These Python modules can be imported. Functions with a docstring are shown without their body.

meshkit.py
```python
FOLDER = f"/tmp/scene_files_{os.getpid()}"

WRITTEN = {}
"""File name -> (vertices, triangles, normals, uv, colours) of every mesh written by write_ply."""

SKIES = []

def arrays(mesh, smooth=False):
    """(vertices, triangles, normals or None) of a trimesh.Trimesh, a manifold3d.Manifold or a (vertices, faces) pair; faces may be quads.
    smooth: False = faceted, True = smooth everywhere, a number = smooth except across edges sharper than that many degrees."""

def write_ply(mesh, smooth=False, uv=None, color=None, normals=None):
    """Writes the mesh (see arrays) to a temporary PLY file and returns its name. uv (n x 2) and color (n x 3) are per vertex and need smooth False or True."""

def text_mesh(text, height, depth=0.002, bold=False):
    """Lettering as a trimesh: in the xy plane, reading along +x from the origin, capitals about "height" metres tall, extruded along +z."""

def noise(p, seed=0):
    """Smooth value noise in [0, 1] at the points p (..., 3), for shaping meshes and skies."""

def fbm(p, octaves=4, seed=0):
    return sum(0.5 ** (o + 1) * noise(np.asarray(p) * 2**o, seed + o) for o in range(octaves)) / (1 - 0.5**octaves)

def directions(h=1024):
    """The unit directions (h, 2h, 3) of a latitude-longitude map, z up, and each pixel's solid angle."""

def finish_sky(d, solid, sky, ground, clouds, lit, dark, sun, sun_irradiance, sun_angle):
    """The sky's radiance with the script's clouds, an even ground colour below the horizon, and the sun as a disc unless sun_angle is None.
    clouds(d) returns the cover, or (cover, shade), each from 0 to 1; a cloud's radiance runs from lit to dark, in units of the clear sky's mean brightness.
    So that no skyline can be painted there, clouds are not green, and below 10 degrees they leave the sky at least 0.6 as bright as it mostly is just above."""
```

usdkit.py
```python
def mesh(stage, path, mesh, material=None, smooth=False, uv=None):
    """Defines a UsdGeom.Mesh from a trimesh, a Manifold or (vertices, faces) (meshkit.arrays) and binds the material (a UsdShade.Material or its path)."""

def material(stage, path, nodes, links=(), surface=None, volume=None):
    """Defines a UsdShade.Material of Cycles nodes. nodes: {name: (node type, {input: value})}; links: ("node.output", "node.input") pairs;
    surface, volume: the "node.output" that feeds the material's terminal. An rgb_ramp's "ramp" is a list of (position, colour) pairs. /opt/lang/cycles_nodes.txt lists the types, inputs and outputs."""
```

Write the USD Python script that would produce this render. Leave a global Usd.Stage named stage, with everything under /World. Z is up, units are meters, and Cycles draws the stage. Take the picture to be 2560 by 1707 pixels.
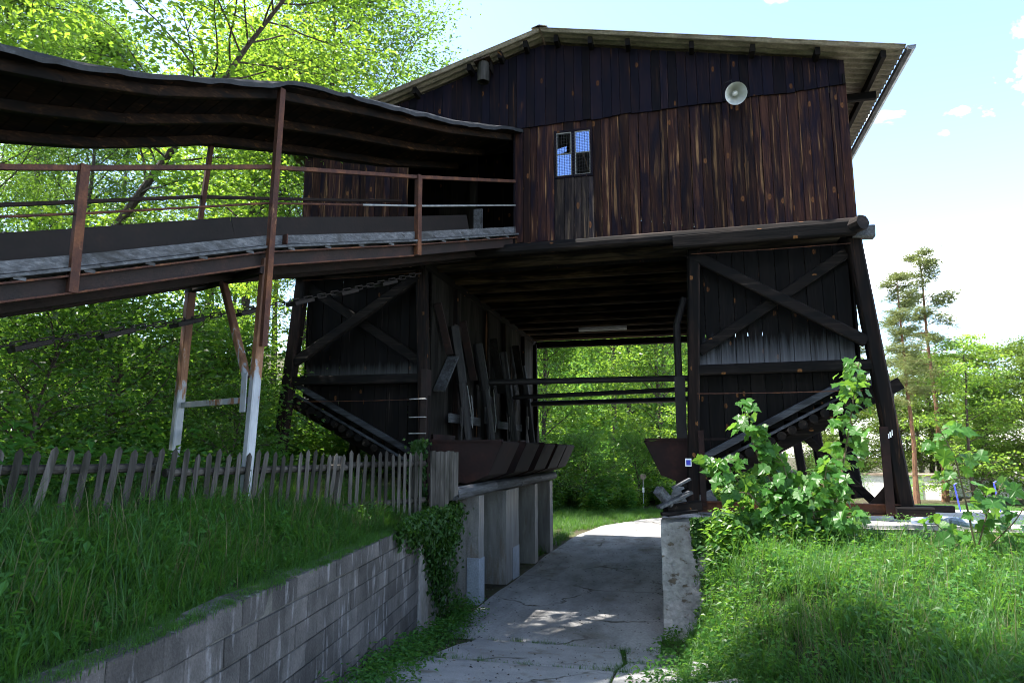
import math, random
import numpy as np, trimesh, usdkit, meshkit
from pxr import Usd, UsdGeom, UsdLux, UsdShade, Gf, Sdf, Vt

stage = Usd.Stage.CreateInMemory()
UsdGeom.SetStageUpAxis(stage, UsdGeom.Tokens.z)
UsdGeom.SetStageMetersPerUnit(stage, 1.0)
UsdGeom.Xform.Define(stage, '/World')
V = np.array
PI = math.pi
rng = np.random.default_rng(7)
random.seed(7)

# ------------------------------------------------------------------ camera, sky, sun, exposure
PITCH, YAW = math.radians(9.166), math.radians(14.271)       # looks up a little, and to the left of the passage (+Y)
fh = V([-math.sin(YAW), math.cos(YAW), 0]); rt = V([math.cos(YAW), math.sin(YAW), 0]); zz = V([0, 0, 1.0])
fw = fh * math.cos(PITCH) + zz * math.sin(PITCH); up = zz * math.cos(PITCH) - fh * math.sin(PITCH)
cam = UsdGeom.Camera.Define(stage, '/World/camera')
cam.CreateFocalLengthAttr(24.0); cam.CreateHorizontalApertureAttr(36.0); cam.CreateVerticalApertureAttr(24.0)
cam.CreateClippingRangeAttr(Gf.Vec2f(0.05, 5000))
cam.CreateExposureAttr(2.2)
M4 = Gf.Matrix4d(*rt, 0, *up, 0, *(-fw), 0, 0, 0, 0, 1)
cam.AddTransformOp().Set(M4)

SUN_EL, SUN_AZ = math.radians(62), math.radians(-95)        # high on the left, along the plane of the board front
sdir = V([math.sin(SUN_AZ) * math.cos(SUN_EL), math.cos(SUN_AZ) * math.cos(SUN_EL), math.sin(SUN_EL)])
sky_mat = usdkit.material(stage, '/World/Looks/sky_air', {
    'sky': ('sky_texture', {'sky_type': 'single_scattering', 'sun_disc': False, 'sun_elevation': SUN_EL, 'sun_rotation': SUN_AZ, 'altitude': 300.0, 'air_density': 1.0, 'aerosol_density': 1.0}),
    'tc': ('texture_coordinate', {}),
    'mp': ('mapping', {'scale': (3.2, 3.2, 6.5), 'location': (0.35, 0.1, 0.62)}),
    'n': ('noise_texture', {'scale': 1.0, 'detail': 7.0, 'roughness': 0.55, 'distortion': 0.3}),
    'r': ('rgb_ramp', {'ramp': [(0.0, (0, 0, 0)), (0.57, (0, 0, 0)), (0.68, (1, 1, 1)), (1.0, (1, 1, 1))]}),
    'm': ('mix_color', {'b': (16.0, 16.0, 16.5)}),
    'bg': ('background_shader', {'strength': 0.12})},
    [('tc.generated', 'mp.vector'), ('mp.vector', 'n.vector'), ('n.fac', 'r.fac'), ('r.color', 'm.fac'), ('sky.color', 'm.a'), ('m.result', 'bg.color')], surface='bg.background')
dome = UsdLux.DomeLight.Define(stage, '/World/sky')
dome.CreateIntensityAttr(1.0)
UsdShade.MaterialBindingAPI.Apply(dome.GetPrim()).Bind(sky_mat)
dome.GetPrim().SetCustomDataByKey('kind', 'structure')
sun = UsdLux.DistantLight.Define(stage, '/World/sun')
sun.CreateIntensityAttr(1.25); sun.CreateAngleAttr(0.53); sun.CreateNormalizeAttr(True); sun.CreateColorAttr(Gf.Vec3f(1.0, 0.95, 0.86))
zx = sdir; xx = np.cross([0, 0, 1.0], zx); xx /= np.linalg.norm(xx); yy = np.cross(zx, xx)
sun.AddTransformOp().Set(Gf.Matrix4d(*xx, 0, *yy, 0, *zx, 0, 0, 0, 30, 1))

# ------------------------------------------------------------------ helpers: naming
used = set()
def numbered(path):
    if path not in used:
        used.add(path); return path
    k = 1
    while f'{path}_{k:03d}' in used: k += 1
    used.add(f'{path}_{k:03d}'); return f'{path}_{k:03d}'
def pth(parent): return '/World' if parent is None else (parent if isinstance(parent, str) else str(parent.GetPath()))
def tag(p, label=None, cat=None, group=None, kind=None):
    p = p.GetPrim() if not isinstance(p, Usd.Prim) else p
    for k, v in (('label', label), ('category', cat), ('group', group), ('kind', kind)):
        if v: p.SetCustomDataByKey(k, v)
    return p
def thing(name, label, cat, group=None, loc=(0, 0, 0)):
    x = UsdGeom.Xform.Define(stage, numbered('/World/' + name))
    if any(loc): x.AddTranslateOp().Set(Gf.Vec3d(*map(float, loc)))
    return tag(x, label, cat, group)
def part(name, parent):
    return UsdGeom.Xform.Define(stage, numbered(pth(parent) + '/' + name)).GetPrim()
def obj(name, mesh, mat, parent=None, smooth=False, label=None):
    m = usdkit.mesh(stage, numbered(pth(parent) + '/' + name), mesh, mat, smooth=smooth).GetPrim()
    if label: m.SetCustomDataByKey('label', label)
    return m

# ------------------------------------------------------------------ helpers: shapes (all return (vertices, triangles))
def join(ms):
    vs, fs, n = [], [], 0
    for v, f in ms:
        vs.append(v); fs.append(np.asarray(f) + n); n += len(v)
    return np.vstack(vs), np.vstack(fs)
BOXF = V([[0, 2, 1], [0, 3, 2], [4, 5, 6], [4, 6, 7], [0, 1, 5], [0, 5, 4], [1, 2, 6], [1, 6, 5], [2, 3, 7], [2, 7, 6], [3, 0, 4], [3, 4, 7]])
def box(x0, x1, y0, y1, z0, z1):
    return V([[x0, y0, z0], [x1, y0, z0], [x1, y1, z0], [x0, y1, z0], [x0, y0, z1], [x1, y0, z1], [x1, y1, z1], [x0, y1, z1]], float), BOXF
def frame_of(d, ref=(0, 0, 1)):
    d = V(d, float); d = d / np.linalg.norm(d)
    a = np.cross(d, ref)
    if np.linalg.norm(a) < 1e-3: a = np.cross(d, (0, 1, 0))
    a /= np.linalg.norm(a); return d, a, np.cross(a, d)
def prism(prof, p0, p1, ref=(0, 0, 1), s1=1.0):
    """prof: closed counter-clockwise outline (side, up) swept from p0 to p1, with flat caps."""
    p0, p1 = V(p0, float), V(p1, float); d, a, b = frame_of(p1 - p0, ref); prof = V(prof, float); n = len(prof)
    v = np.vstack([p0 + prof[:, :1] * a + prof[:, 1:] * b, p1 + s1 * (prof[:, :1] * a + prof[:, 1:] * b)])
    i = np.arange(n); j = (i + 1) % n
    f = np.vstack([np.c_[i, j, j + n], np.c_[i, j + n, i + n]] + [V([[0, k + 1, k], [n, n + k, n + k + 1]]) for k in range(1, n - 1)])
    return v, f[:, ::-1]
def beam(p0, p1, w, h, ch=0.12, ref=(0, 0, 1)):
    c = min(w, h) * ch; x, y = w / 2, h / 2
    return prism([(-x + c, -y), (x - c, -y), (x, -y + c), (x, y - c), (x - c, y), (-x + c, y), (-x, y - c), (-x, -y + c)], p0, p1, ref)
def log(p0, p1, r, n=10, seed=0, s1=1.0):
    g = np.random.default_rng(seed); t = np.arange(n) * 2 * PI / n; rr = r * (1 + g.uniform(-.08, .08, n))
    return prism(np.c_[np.cos(t) * rr, np.sin(t) * rr], p0, p1, s1=s1)
def tube(pts, r, n=6):
    pts = V(pts, float); k = len(pts); r = np.broadcast_to(r, k); out = []
    t = np.arange(n) * 2 * PI / n
    tang = np.gradient(pts, axis=0)
    for i in range(k):
        d, a, b = frame_of(tang[i], (0.13, 0.21, 1) if abs(tang[i][2]) < .9 * np.linalg.norm(tang[i]) else (1, 0.1, 0))
        out.append(pts[i] + r[i] * (np.cos(t)[:, None] * a + np.sin(t)[:, None] * b))
    v = np.vstack(out); i = np.arange(n); j = (i + 1) % n; fs = []
    for q in range(k - 1): fs += [np.c_[i, j, j + n][:, [0, 2, 1]] + q * n, np.c_[i, j + n, i + n][:, [0, 2, 1]] + q * n]
    v = np.vstack([v, pts[:1], pts[-1:]]); fs += [np.c_[i, j, np.full(n, len(v) - 2)], np.c_[j, i, np.full(n, len(v) - 1)] + np.c_[[(k - 1) * n] * n, [(k - 1) * n] * n, [0] * n]]
    return v, np.vstack(fs)
def rotz(m, a, at=(0, 0, 0)):
    v, f = m; c, s = math.cos(a), math.sin(a); R = V([[c, -s, 0], [s, c, 0], [0, 0, 1]]); return (v - at) @ R.T + at, f
def wobble(m, amp, scale, seed=0):
    v, f = m; return v + amp * 2 * (np.stack([meshkit.noise(v * scale + k * 17.3, seed + k) for k in range(3)], -1) - .5), f
def grid(X, Y, Z):
    """X, Y, Z: 2-d arrays -> sheet facing up (rows along +Y, columns along +X)."""
    r, c = X.shape; v = np.stack([X, Y, Z], -1).reshape(-1, 3); i = np.arange(r * c).reshape(r, c)
    a, b, d, e = i[:-1, :-1].ravel(), i[:-1, 1:].ravel(), i[1:, :-1].ravel(), i[1:, 1:].ravel()
    return v, np.vstack([np.c_[a, b, e], np.c_[a, e, d]])
def subdivided_box(x0, x1, y0, y1, z0, z1, step):
    m = trimesh.creation.box([x1 - x0, y1 - y0, z1 - z0]); m.apply_translation([(x0 + x1) / 2, (y0 + y1) / 2, (z0 + z1) / 2])
    m = m.subdivide_to_size(step); m.merge_vertices(); return m.vertices.copy(), m.faces.copy()

# ------------------------------------------------------------------ materials
def wood(name, dark, mid, light, axis='z', knot=(0.14, 0.06, 0.024), streak=(0.25, 0.16, 0.08), streak_at=0.70, knots=0.13, rough=0.85, tone=0.5, bump=0.6, width=4.5, foot=None, stain=(0.004, 0.004, 0.008), stain_at=0.5):
    """boards: grain stretched along AXIS, darker stained patches, thin pale splits, ringed knots; every board has its own offset and tone."""
    sc = {'z': (30, 30, 1.2), 'x': (1.2, 30, 30), 'y': (30, 1.2, 30)}[axis]
    s2 = {'z': (16, 16, .55), 'x': (.55, 16, 16), 'y': (16, .55, 16)}[axis]
    s4 = {'z': (5, 5, .9), 'x': (.9, 5, 5), 'y': (5, .9, 5)}[axis]
    al, ac = {'z': ('z', 'xy'), 'x': ('x', 'yz'), 'y': ('y', 'xz')}[axis]
    nodes = {
        'g': ('geometry', {}), 'oi': ('object_info', {}),
        'off': ('vector_math', {'math_type': 'scale', 'vector1': (37.1, 19.7, 11.3)}), 'add': ('vector_math', {'math_type': 'add'}),
        'm1': ('mapping', {'scale': sc}), 'n1': ('noise_texture', {'scale': 1.0, 'detail': 7.0, 'roughness': 0.68, 'distortion': 0.8}),
        'r1': ('rgb_ramp', {'ramp': [(0.28, dark), (0.5, mid), (0.74, light)]}),
        'm4': ('mapping', {'scale': s4}), 'n4': ('noise_texture', {'scale': 1.0, 'detail': 4.0, 'roughness': 0.6, 'distortion': .5}),
        'r4': ('rgb_ramp', {'ramp': [(0.0, (1, 1, 1)), (stain_at - .10, (.92, .92, .92)), (stain_at + .10, (0, 0, 0)), (1, (0, 0, 0))]}), 'mxd': ('mix_color', {'b': stain}),
        'm2': ('mapping', {'scale': s2}), 'n2': ('noise_texture', {'scale': 1.0, 'detail': 6.0, 'roughness': 0.6, 'distortion': .4}),
        'r2': ('rgb_ramp', {'ramp': [(0.0, (0, 0, 0)), (streak_at - .06, (0, 0, 0)), (streak_at, (.85, .85, .85)), (1, (1, 1, 1))]}), 'mxs': ('mix_color', {'b': streak}),
        'sp': ('separate_xyz', {}), 'u': ('math', {'math_type': 'add'}), 'us': ('math', {'math_type': 'multiply', 'value2': width}), 'vs': ('math', {'math_type': 'multiply', 'value2': width * .42}), 'uv': ('combine_xyz', {}), 'kw': ('math', {'math_type': 'multiply_add', 'value2': .55}), 'sr': ('map_range', {'from_min': .44, 'from_max': .60, 'to_min': .12, 'to_max': 1.0}), 'sm': ('math', {'math_type': 'multiply'}), 'sw': ('rgb_to_bw', {}),
        'vo': ('voronoi_texture', {'dimensions': '2D', 'scale': 1.0, 'randomness': 1.0}),
        'r3': ('rgb_ramp', {'ramp': [(0.0, (.35, .35, .35)), (knots * .3, (.5, .5, .5)), (knots * .45, (.95, .95, .95)), (knots * .8, (.8, .8, .8)), (knots, (0, 0, 0)), (1, (0, 0, 0))]}),
        'sel': ('separate_color', {}), 'lt': ('math', {'math_type': 'greater_than', 'value2': 0.80}), 'kf': ('math', {'math_type': 'multiply'}),
        'bw': ('rgb_to_bw', {}), 'mxk': ('mix_color', {'b': knot}),
        'tr': ('map_range', {'from_min': 0.0, 'from_max': 1.0, 'to_min': 1 - tone, 'to_max': 1 + tone}),
        'tm': ('mix_color', {'blend_type': 'multiply', 'fac': 1.0}), 'cc': ('combine_color', {}),
        'bp': ('bump', {'strength': bump, 'distance': 0.008}),
        'p': ('principled_bsdf', {'roughness': rough, 'specular_ior_level': 0.12})}
    links = [('oi.random', 'off.scale'), ('g.position', 'add.vector1'), ('off.vector', 'add.vector2')]
    for k in '124': links.append(('add.vector', f'm{k}.vector'))
    links += [('m1.vector', 'n1.vector'), ('n1.fac', 'r1.fac'), ('m4.vector', 'n4.vector'), ('n4.fac', 'r4.fac'), ('m2.vector', 'n2.vector'), ('n2.fac', 'r2.fac'),
              ('r1.color', 'mxd.a'), ('r4.color', 'mxd.fac'), ('mxd.result', 'mxs.a'), ('n4.fac', 'sr.value'), ('r2.color', 'sw.color'), ('sw.val', 'sm.value1'), ('sr.result', 'sm.value2'), ('sm.value', 'mxs.fac'),
              ('add.vector', 'sp.vector'), (f'sp.{ac[0]}', 'u.value1'), (f'sp.{ac[1]}', 'u.value2'), ('u.value', 'us.value1'), (f'sp.{al}', 'vs.value1'), ('n1.fac', 'kw.value1'), ('us.value', 'kw.value3'), ('kw.value', 'uv.x'), ('vs.value', 'uv.y'),
              ('uv.vector', 'vo.vector'), ('vo.distance', 'r3.fac'), ('vo.color', 'sel.color'), ('sel.r', 'lt.value1'), ('r3.color', 'bw.color'), ('bw.val', 'kf.value1'), ('lt.value', 'kf.value2'),
              ('mxs.result', 'tm.a'), ('oi.random', 'tr.value'), ('tr.result', 'cc.r'), ('tr.result', 'cc.g'), ('tr.result', 'cc.b'), ('cc.color', 'tm.b'),
              ('tm.result', 'mxk.a'), ('kf.value', 'mxk.fac'), ('n1.fac', 'bp.height'), ('bp.normal', 'p.normal')]
    last = 'mxk.result'
    if foot:   # rain-bleached foot of the boards: (z of the foot, height, colour)
        z0, hh, col = foot
        nodes |= {'sx': ('separate_xyz', {}), 'mr': ('map_range', {'from_min': z0 + hh, 'from_max': z0, 'to_min': -0.35, 'to_max': 0.75}),
                  'ad': ('math', {'math_type': 'add', 'use_clamp': True}), 'sb': ('math', {'math_type': 'multiply_add', 'value2': 1.5, 'value3': -0.75}), 'mxf': ('mix_color', {'b': col})}
        links += [('g.position', 'sx.vector'), ('sx.z', 'mr.value'), ('n2.fac', 'sb.value1'), ('mr.result', 'ad.value1'), ('sb.value', 'ad.value2'), ('ad.value', 'mxf.fac'), (last, 'mxf.a')]
        last = 'mxf.result'
    links.append((last, 'p.base_color'))
    return usdkit.material(stage, '/World/Looks/' + name, nodes, links, surface='p.BSDF')

def rough_mat(name, stops, scale=3.0, mscale=(1, 1, 1), detail=8, rough=0.9, bump=0.4, bdist=0.01, second=None, metallic=0.0, fine=None, distortion=0.0, crack=None):
    nodes = {'g': ('geometry', {}), 'mp': ('mapping', {'scale': mscale}), 'n': ('noise_texture', {'scale': scale, 'detail': float(detail), 'roughness': 0.62, 'distortion': distortion}),
             'r': ('rgb_ramp', {'ramp': stops}), 'bn': ('noise_texture', {'scale': fine or scale * 9, 'detail': 6.0}), 'bp': ('bump', {'strength': bump, 'distance': bdist}),
             'p': ('principled_bsdf', {'roughness': rough, 'metallic': metallic, 'specular_ior_level': 0.3})}
    links = [('g.position', 'mp.vector'), ('mp.vector', 'n.vector'), ('n.fac', 'r.fac'), ('g.position', 'bn.vector'), ('bn.fac', 'bp.height'), ('bp.normal', 'p.normal')]
    last = 'r.color'
    if second:   # (colour, scale, mapping scale, threshold low, high)
        col, s, ms, lo, hi = second
        nodes |= {'mp2': ('mapping', {'scale': ms}), 'n2': ('noise_texture', {'scale': s, 'detail': 7.0, 'roughness': 0.6}), 'r2': ('rgb_ramp', {'ramp': [(0, (0, 0, 0)), (lo, (0, 0, 0)), (hi, (1, 1, 1)), (1, (1, 1, 1))]}), 'mx': ('mix_color', {'b': col})}
        links += [('g.position', 'mp2.vector'), ('mp2.vector', 'n2.vector'), ('n2.fac', 'r2.fac'), ('r2.color', 'mx.fac'), (last, 'mx.a')]
        last = 'mx.result'
    if crack:   # (cells per metre, half width, colour)
        cs, cw, cc_ = crack
        nodes |= {'cd': ('noise_texture', {'scale': 3.0, 'detail': 5.0}), 'cv': ('vector_math', {'math_type': 'multiply_add', 'vector2': (.55, .55, .0)}), 'cr': ('voronoi_texture', {'feature': 'distance_to_edge', 'scale': cs}),
                  'ck': ('rgb_ramp', {'ramp': [(0, (.9, .9, .9)), (cw, (.55, .55, .55)), (cw * 2, (0, 0, 0)), (1, (0, 0, 0))]}), 'cn': ('noise_texture', {'scale': .9, 'detail': 2.0}), 'cg': ('map_range', {'from_min': .46, 'from_max': .58, 'to_min': 0.0, 'to_max': 1.0}),
                  'cb': ('rgb_to_bw', {}), 'cm': ('math', {'math_type': 'multiply'}), 'cx': ('mix_color', {'b': cc_})}
        links += [('g.position', 'cd.vector'), ('cd.color', 'cv.vector1'), ('g.position', 'cv.vector3'), ('cv.vector', 'cr.vector'), ('cr.distance', 'ck.fac'), ('g.position', 'cn.vector'), ('cn.fac', 'cg.value'), ('ck.color', 'cb.color'), ('cb.val', 'cm.value1'), ('cg.result', 'cm.value2'), ('cm.value', 'cx.fac'), (last, 'cx.a')]
        last = 'cx.result'
    nodes |= {'bw': ('map_range', {'from_min': .2, 'from_max': .8, 'to_min': .72, 'to_max': 1.28}), 'bc': ('combine_color', {}), 'bm': ('mix_color', {'blend_type': 'multiply', 'fac': 1.0})}
    links += [('bn.fac', 'bw.value'), ('bw.result', 'bc.r'), ('bw.result', 'bc.g'), ('bw.result', 'bc.b'), (last, 'bm.a'), ('bc.color', 'bm.b'), ('bm.result', 'p.base_color')]
    return usdkit.material(stage, '/World/Looks/' + name, nodes, links, surface='p.BSDF')

def leaf_mat(name, c0, c1, trans, fac=0.45, gloss=0.25, rough=0.45, nscale=0.35, per='g.random_per_island'):
    return usdkit.material(stage, '/World/Looks/' + name, {
        'g': ('geometry', {}), 'oi': ('object_info', {}), 'n': ('noise_texture', {'scale': nscale, 'detail': 3.0}),
        'a': ('math', {'math_type': 'multiply_add', 'value2': 0.6, 'value3': -0.15}), 'b': ('math', {'math_type': 'multiply_add', 'value2': 0.75}),
        'r': ('rgb_ramp', {'ramp': [(0.0, c0), (1.0, c1)]}), 'p': ('principled_bsdf', {'roughness': rough, 'specular_ior_level': gloss}),
        't': ('translucent_bsdf', {}), 'tm': ('mix_color', {'blend_type': 'multiply', 'fac': 1.0, 'b': trans}), 'mx': ('mix_closure', {'fac': fac}),
        'rs': ('rgb_ramp', {'ramp': [(0.0, (.62, .62, .62)), (1.0, (1, 1, 1))]})},
        [(per, 'a.value1'), ('g.position', 'n.vector'), ('n.fac', 'b.value1'), ('a.value', 'b.value3'), ('b.value', 'r.fac'), ('r.color', 'p.base_color'),
         ('b.value', 'rs.fac'), ('rs.color', 'tm.a'), ('tm.result', 't.color'), ('p.BSDF', 'mx.closure1'), ('t.BSDF', 'mx.closure2')], surface='mx.closure')

def plain(name, col, rough=0.6, metallic=0.0, spec=0.5):
    return usdkit.material(stage, '/World/Looks/' + name, {'p': ('principled_bsdf', {'base_color': col, 'roughness': rough, 'metallic': metallic, 'specular_ior_level': spec})}, [], surface='p.BSDF')

W_low = wood('facade_boards', (0.004, 0.003, 0.005), (0.024, 0.0094, 0.0072), (0.075, 0.035, 0.024), streak=(0.18, 0.102, 0.05), streak_at=0.62, knots=0.12, tone=0.55, stain_at=.47, stain=(.0035, .0028, .008))
W_top = wood('tarred_boards', (0.0022, 0.002, 0.005), (0.0065, 0.004, 0.008), (0.024, 0.0105, 0.0085), streak=(0.085, 0.038, 0.02), streak_at=0.675, knots=0.12, knot=(0.10, 0.038, 0.014), tone=0.5, stain=(.0022, .0022, .007), stain_at=.52)
W_pale = wood('bleached_boards', (0.006, 0.005, 0.007), (0.026, 0.019, 0.018), (0.085, 0.066, 0.058), streak=(0.17, 0.12, 0.08), streak_at=0.64, knots=.15, tone=0.4, stain_at=.44)
kb = dict(streak=(0.035, 0.027, 0.025), streak_at=0.70, knots=0.10, knot=(0.10, 0.042, 0.016), stain=(.002, .002, .0025), stain_at=.5)
W_black = wood('tower_boards', (0.00144, 0.00130, 0.00144), (0.00396, 0.00324, 0.00346), (0.01152, 0.00900, 0.00864), tone=0.5, **kb)
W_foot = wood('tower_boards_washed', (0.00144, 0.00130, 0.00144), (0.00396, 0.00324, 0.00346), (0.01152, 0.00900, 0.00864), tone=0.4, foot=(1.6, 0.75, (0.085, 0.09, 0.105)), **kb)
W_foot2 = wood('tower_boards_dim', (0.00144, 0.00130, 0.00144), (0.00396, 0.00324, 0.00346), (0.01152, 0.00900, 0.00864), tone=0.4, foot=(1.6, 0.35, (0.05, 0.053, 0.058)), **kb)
kw = dict(streak=(0.065, 0.05, 0.043), streak_at=0.67, knots=0.085, knot=(0.17, 0.075, 0.028), tone=0.35, stain=(.003, .003, .0035))
W_bx = wood('beam_wood', (0.00234, 0.00195, 0.00234), (0.00936, 0.00702, 0.00663), (0.03276, 0.02574, 0.02340), axis='x', **kw)
W_by = wood('beam_wood_long', (0.00210, 0.00175, 0.00175), (0.00770, 0.00560, 0.00490), (0.02380, 0.01750, 0.01470), axis='y', **kw)
W_bz = wood('post_wood', (0.003, 0.0022, 0.0024), (0.010, 0.0062, 0.0055), (0.036, 0.021, 0.016), axis='z', **{**kw, 'streak': (0.17, 0.085, 0.04), 'streak_at': 0.69})
W_grey = wood('grey_planks', (0.03, 0.032, 0.036), (0.072, 0.075, 0.083), (0.15, 0.155, 0.165), axis='y', knot=(0.02, 0.018, 0.016), streak=(0.03, 0.028, 0.028), streak_at=0.70, knots=0.09, tone=0.2, stain=(.03, .03, .03), stain_at=.42)
W_railx = wood('grey_rails', (0.018, 0.02, 0.026), (0.045, 0.049, 0.060), (0.10, 0.108, 0.13), axis='x', knot=(0.02, 0.018, 0.016), streak=(0.09, 0.095, 0.11), streak_at=0.70, knots=0.07, tone=0.2, stain=(.006, .006, .007), stain_at=.45)
W_greyz = wood('grey_boards', (0.00390, 0.00338, 0.00312), (0.01300, 0.01138, 0.01008), (0.02990, 0.02665, 0.02340), axis='z', knot=(0.012, 0.01, 0.008), streak=(0.015, 0.012, 0.01), tone=0.45, stain=(.004, .0035, .003), stain_at=.48)
W_fence = wood('fence_wood', (0.016, 0.015, 0.0145), (0.048, 0.045, 0.042), (0.105, 0.10, 0.095), axis='z', knot=(0.02, 0.016, 0.012), streak=(0.16, 0.155, 0.15), streak_at=.72, knots=.08, tone=0.5, stain=(.014, .014, .011), stain_at=.46)
W_fencex = wood('rail_wood', (0.02, 0.018, 0.016), (0.055, 0.05, 0.045), (0.10, 0.096, 0.09), axis='y', knot=(0.02, 0.016, 0.012), streak=(0.02, 0.018, 0.015), tone=0.25, stain=(.016, .015, .012), stain_at=.45)
W_brown = wood('roof_underside_wood', (0.004, 0.0026, 0.002), (0.014, 0.0075, 0.0048), (0.042, 0.023, 0.013), axis='y', **{**kw, 'streak': (0.07, 0.036, 0.018), 'knot': (.06, .028, .012)})
W_joist = wood('joist_wood', (0.00723, 0.00505, 0.00318), (0.05780, 0.03757, 0.02023), (0.14450, 0.09826, 0.05491), axis='x', **{**kw, 'streak': (0.07, 0.046, 0.028), 'knot': (.02, .012, .007), 'stain': (.008, .0055, .004)})
END = rough_mat('log_end', [(0.3, (0.10, 0.065, 0.04)), (0.7, (0.30, 0.22, 0.15))], scale=14, mscale=(1, 1, 3))
RUST = rough_mat('rusty_steel', [(0.28, (0.018, 0.0075, 0.006)), (0.5, (0.050, 0.018, 0.011)), (0.72, (0.13, 0.05, 0.02))], scale=5, mscale=(1, 1, .5), rough=0.8, second=((0.24, 0.13, 0.065), 9, (1, 1, .4), .66, .74))
RUSTD = rough_mat('dark_rusty_steel', [(0.3, (0.005, 0.003, 0.003)), (0.55, (0.012, 0.0055, 0.005)), (0.8, (0.034, 0.013, 0.009))], scale=3, rough=0.75)
RUSTM = rough_mat('reddish_rusty_steel', [(0.3, (0.004, 0.002, 0.002)), (0.55, (0.013, 0.0045, 0.004)), (0.8, (0.038, 0.012, 0.008))], scale=2.2, rough=0.9)
STEELD = rough_mat('sooty_steel', [(0.3, (0.004, 0.004, 0.005)), (0.7, (0.013, 0.012, 0.013))], scale=4, rough=0.6)
GALV = rough_mat('galvanised_pipe', [(0.3, (0.16, 0.165, 0.17)), (0.7, (0.32, 0.33, 0.34))], scale=12, rough=0.5, metallic=0.3)
CHAINM = rough_mat('chain_steel', [(0.3, (0.003, 0.002, 0.002)), (0.7, (0.010, 0.006, 0.005))], scale=10, rough=0.7)
FELT = rough_mat('roofing_felt', [(0.3, (0.007, 0.008, 0.010)), (0.6, (0.018, 0.020, 0.024)), (0.8, (0.06, 0.065, 0.075))], scale=7, rough=0.7, second=((0.20, 0.21, 0.23), 5, (1, 1, 1), .66, .74))
TROUGH = rough_mat('sooty_trough_steel', [(0.3, (0.003, 0.0022, 0.002)), (0.6, (0.007, 0.004, 0.0035)), (0.8, (0.018, 0.009, 0.006))], scale=3, rough=.8)
ETERNIT = rough_mat('corrugated_sheet', [(0.3, (0.13, 0.11, 0.085)), (0.55, (0.25, 0.22, 0.175)), (0.8, (0.36, 0.33, 0.27))], scale=2.5, mscale=(1, 3, 1), rough=0.9, second=((0.05, 0.045, 0.035), 6, (.6, 3, 1), .62, .72))
ZINC = rough_mat('zinc_gutter', [(0.3, (0.10, 0.105, 0.115)), (0.7, (0.28, 0.30, 0.33))], scale=6, rough=0.45, metallic=0.6)
CONC = [rough_mat('weathered_blocks_' + nm, [(0.25, tuple(.020 * k_ for _ in '123')), (0.5, (0.070 * k_, 0.066 * k_, 0.066 * k_)), (0.8, (0.135 * k_, 0.125 * k_, 0.122 * k_))], scale=2.3, mscale=(1, 1, .8), rough=0.95, bump=1.0, bdist=0.012, fine=48, second=((0.21, 0.21, 0.225), 4.5, (2.2, 2.2, .38), .57, .76)) for nm, k_ in (('dark', .55), ('mid', .78), ('light', .98))]
MORTAR = rough_mat('mossy_mortar', [(0.3, (0.03, 0.03, 0.028)), (0.7, (0.09, 0.088, 0.08))], scale=8)
PLASTER = rough_mat('render_coat', [(0.3, (0.13, 0.125, 0.125)), (0.7, (0.21, 0.20, 0.195))], scale=1.6, rough=0.95, second=((0.09, 0.075, 0.055), 1.4, (1, 1, .7), .52, .75))
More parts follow.
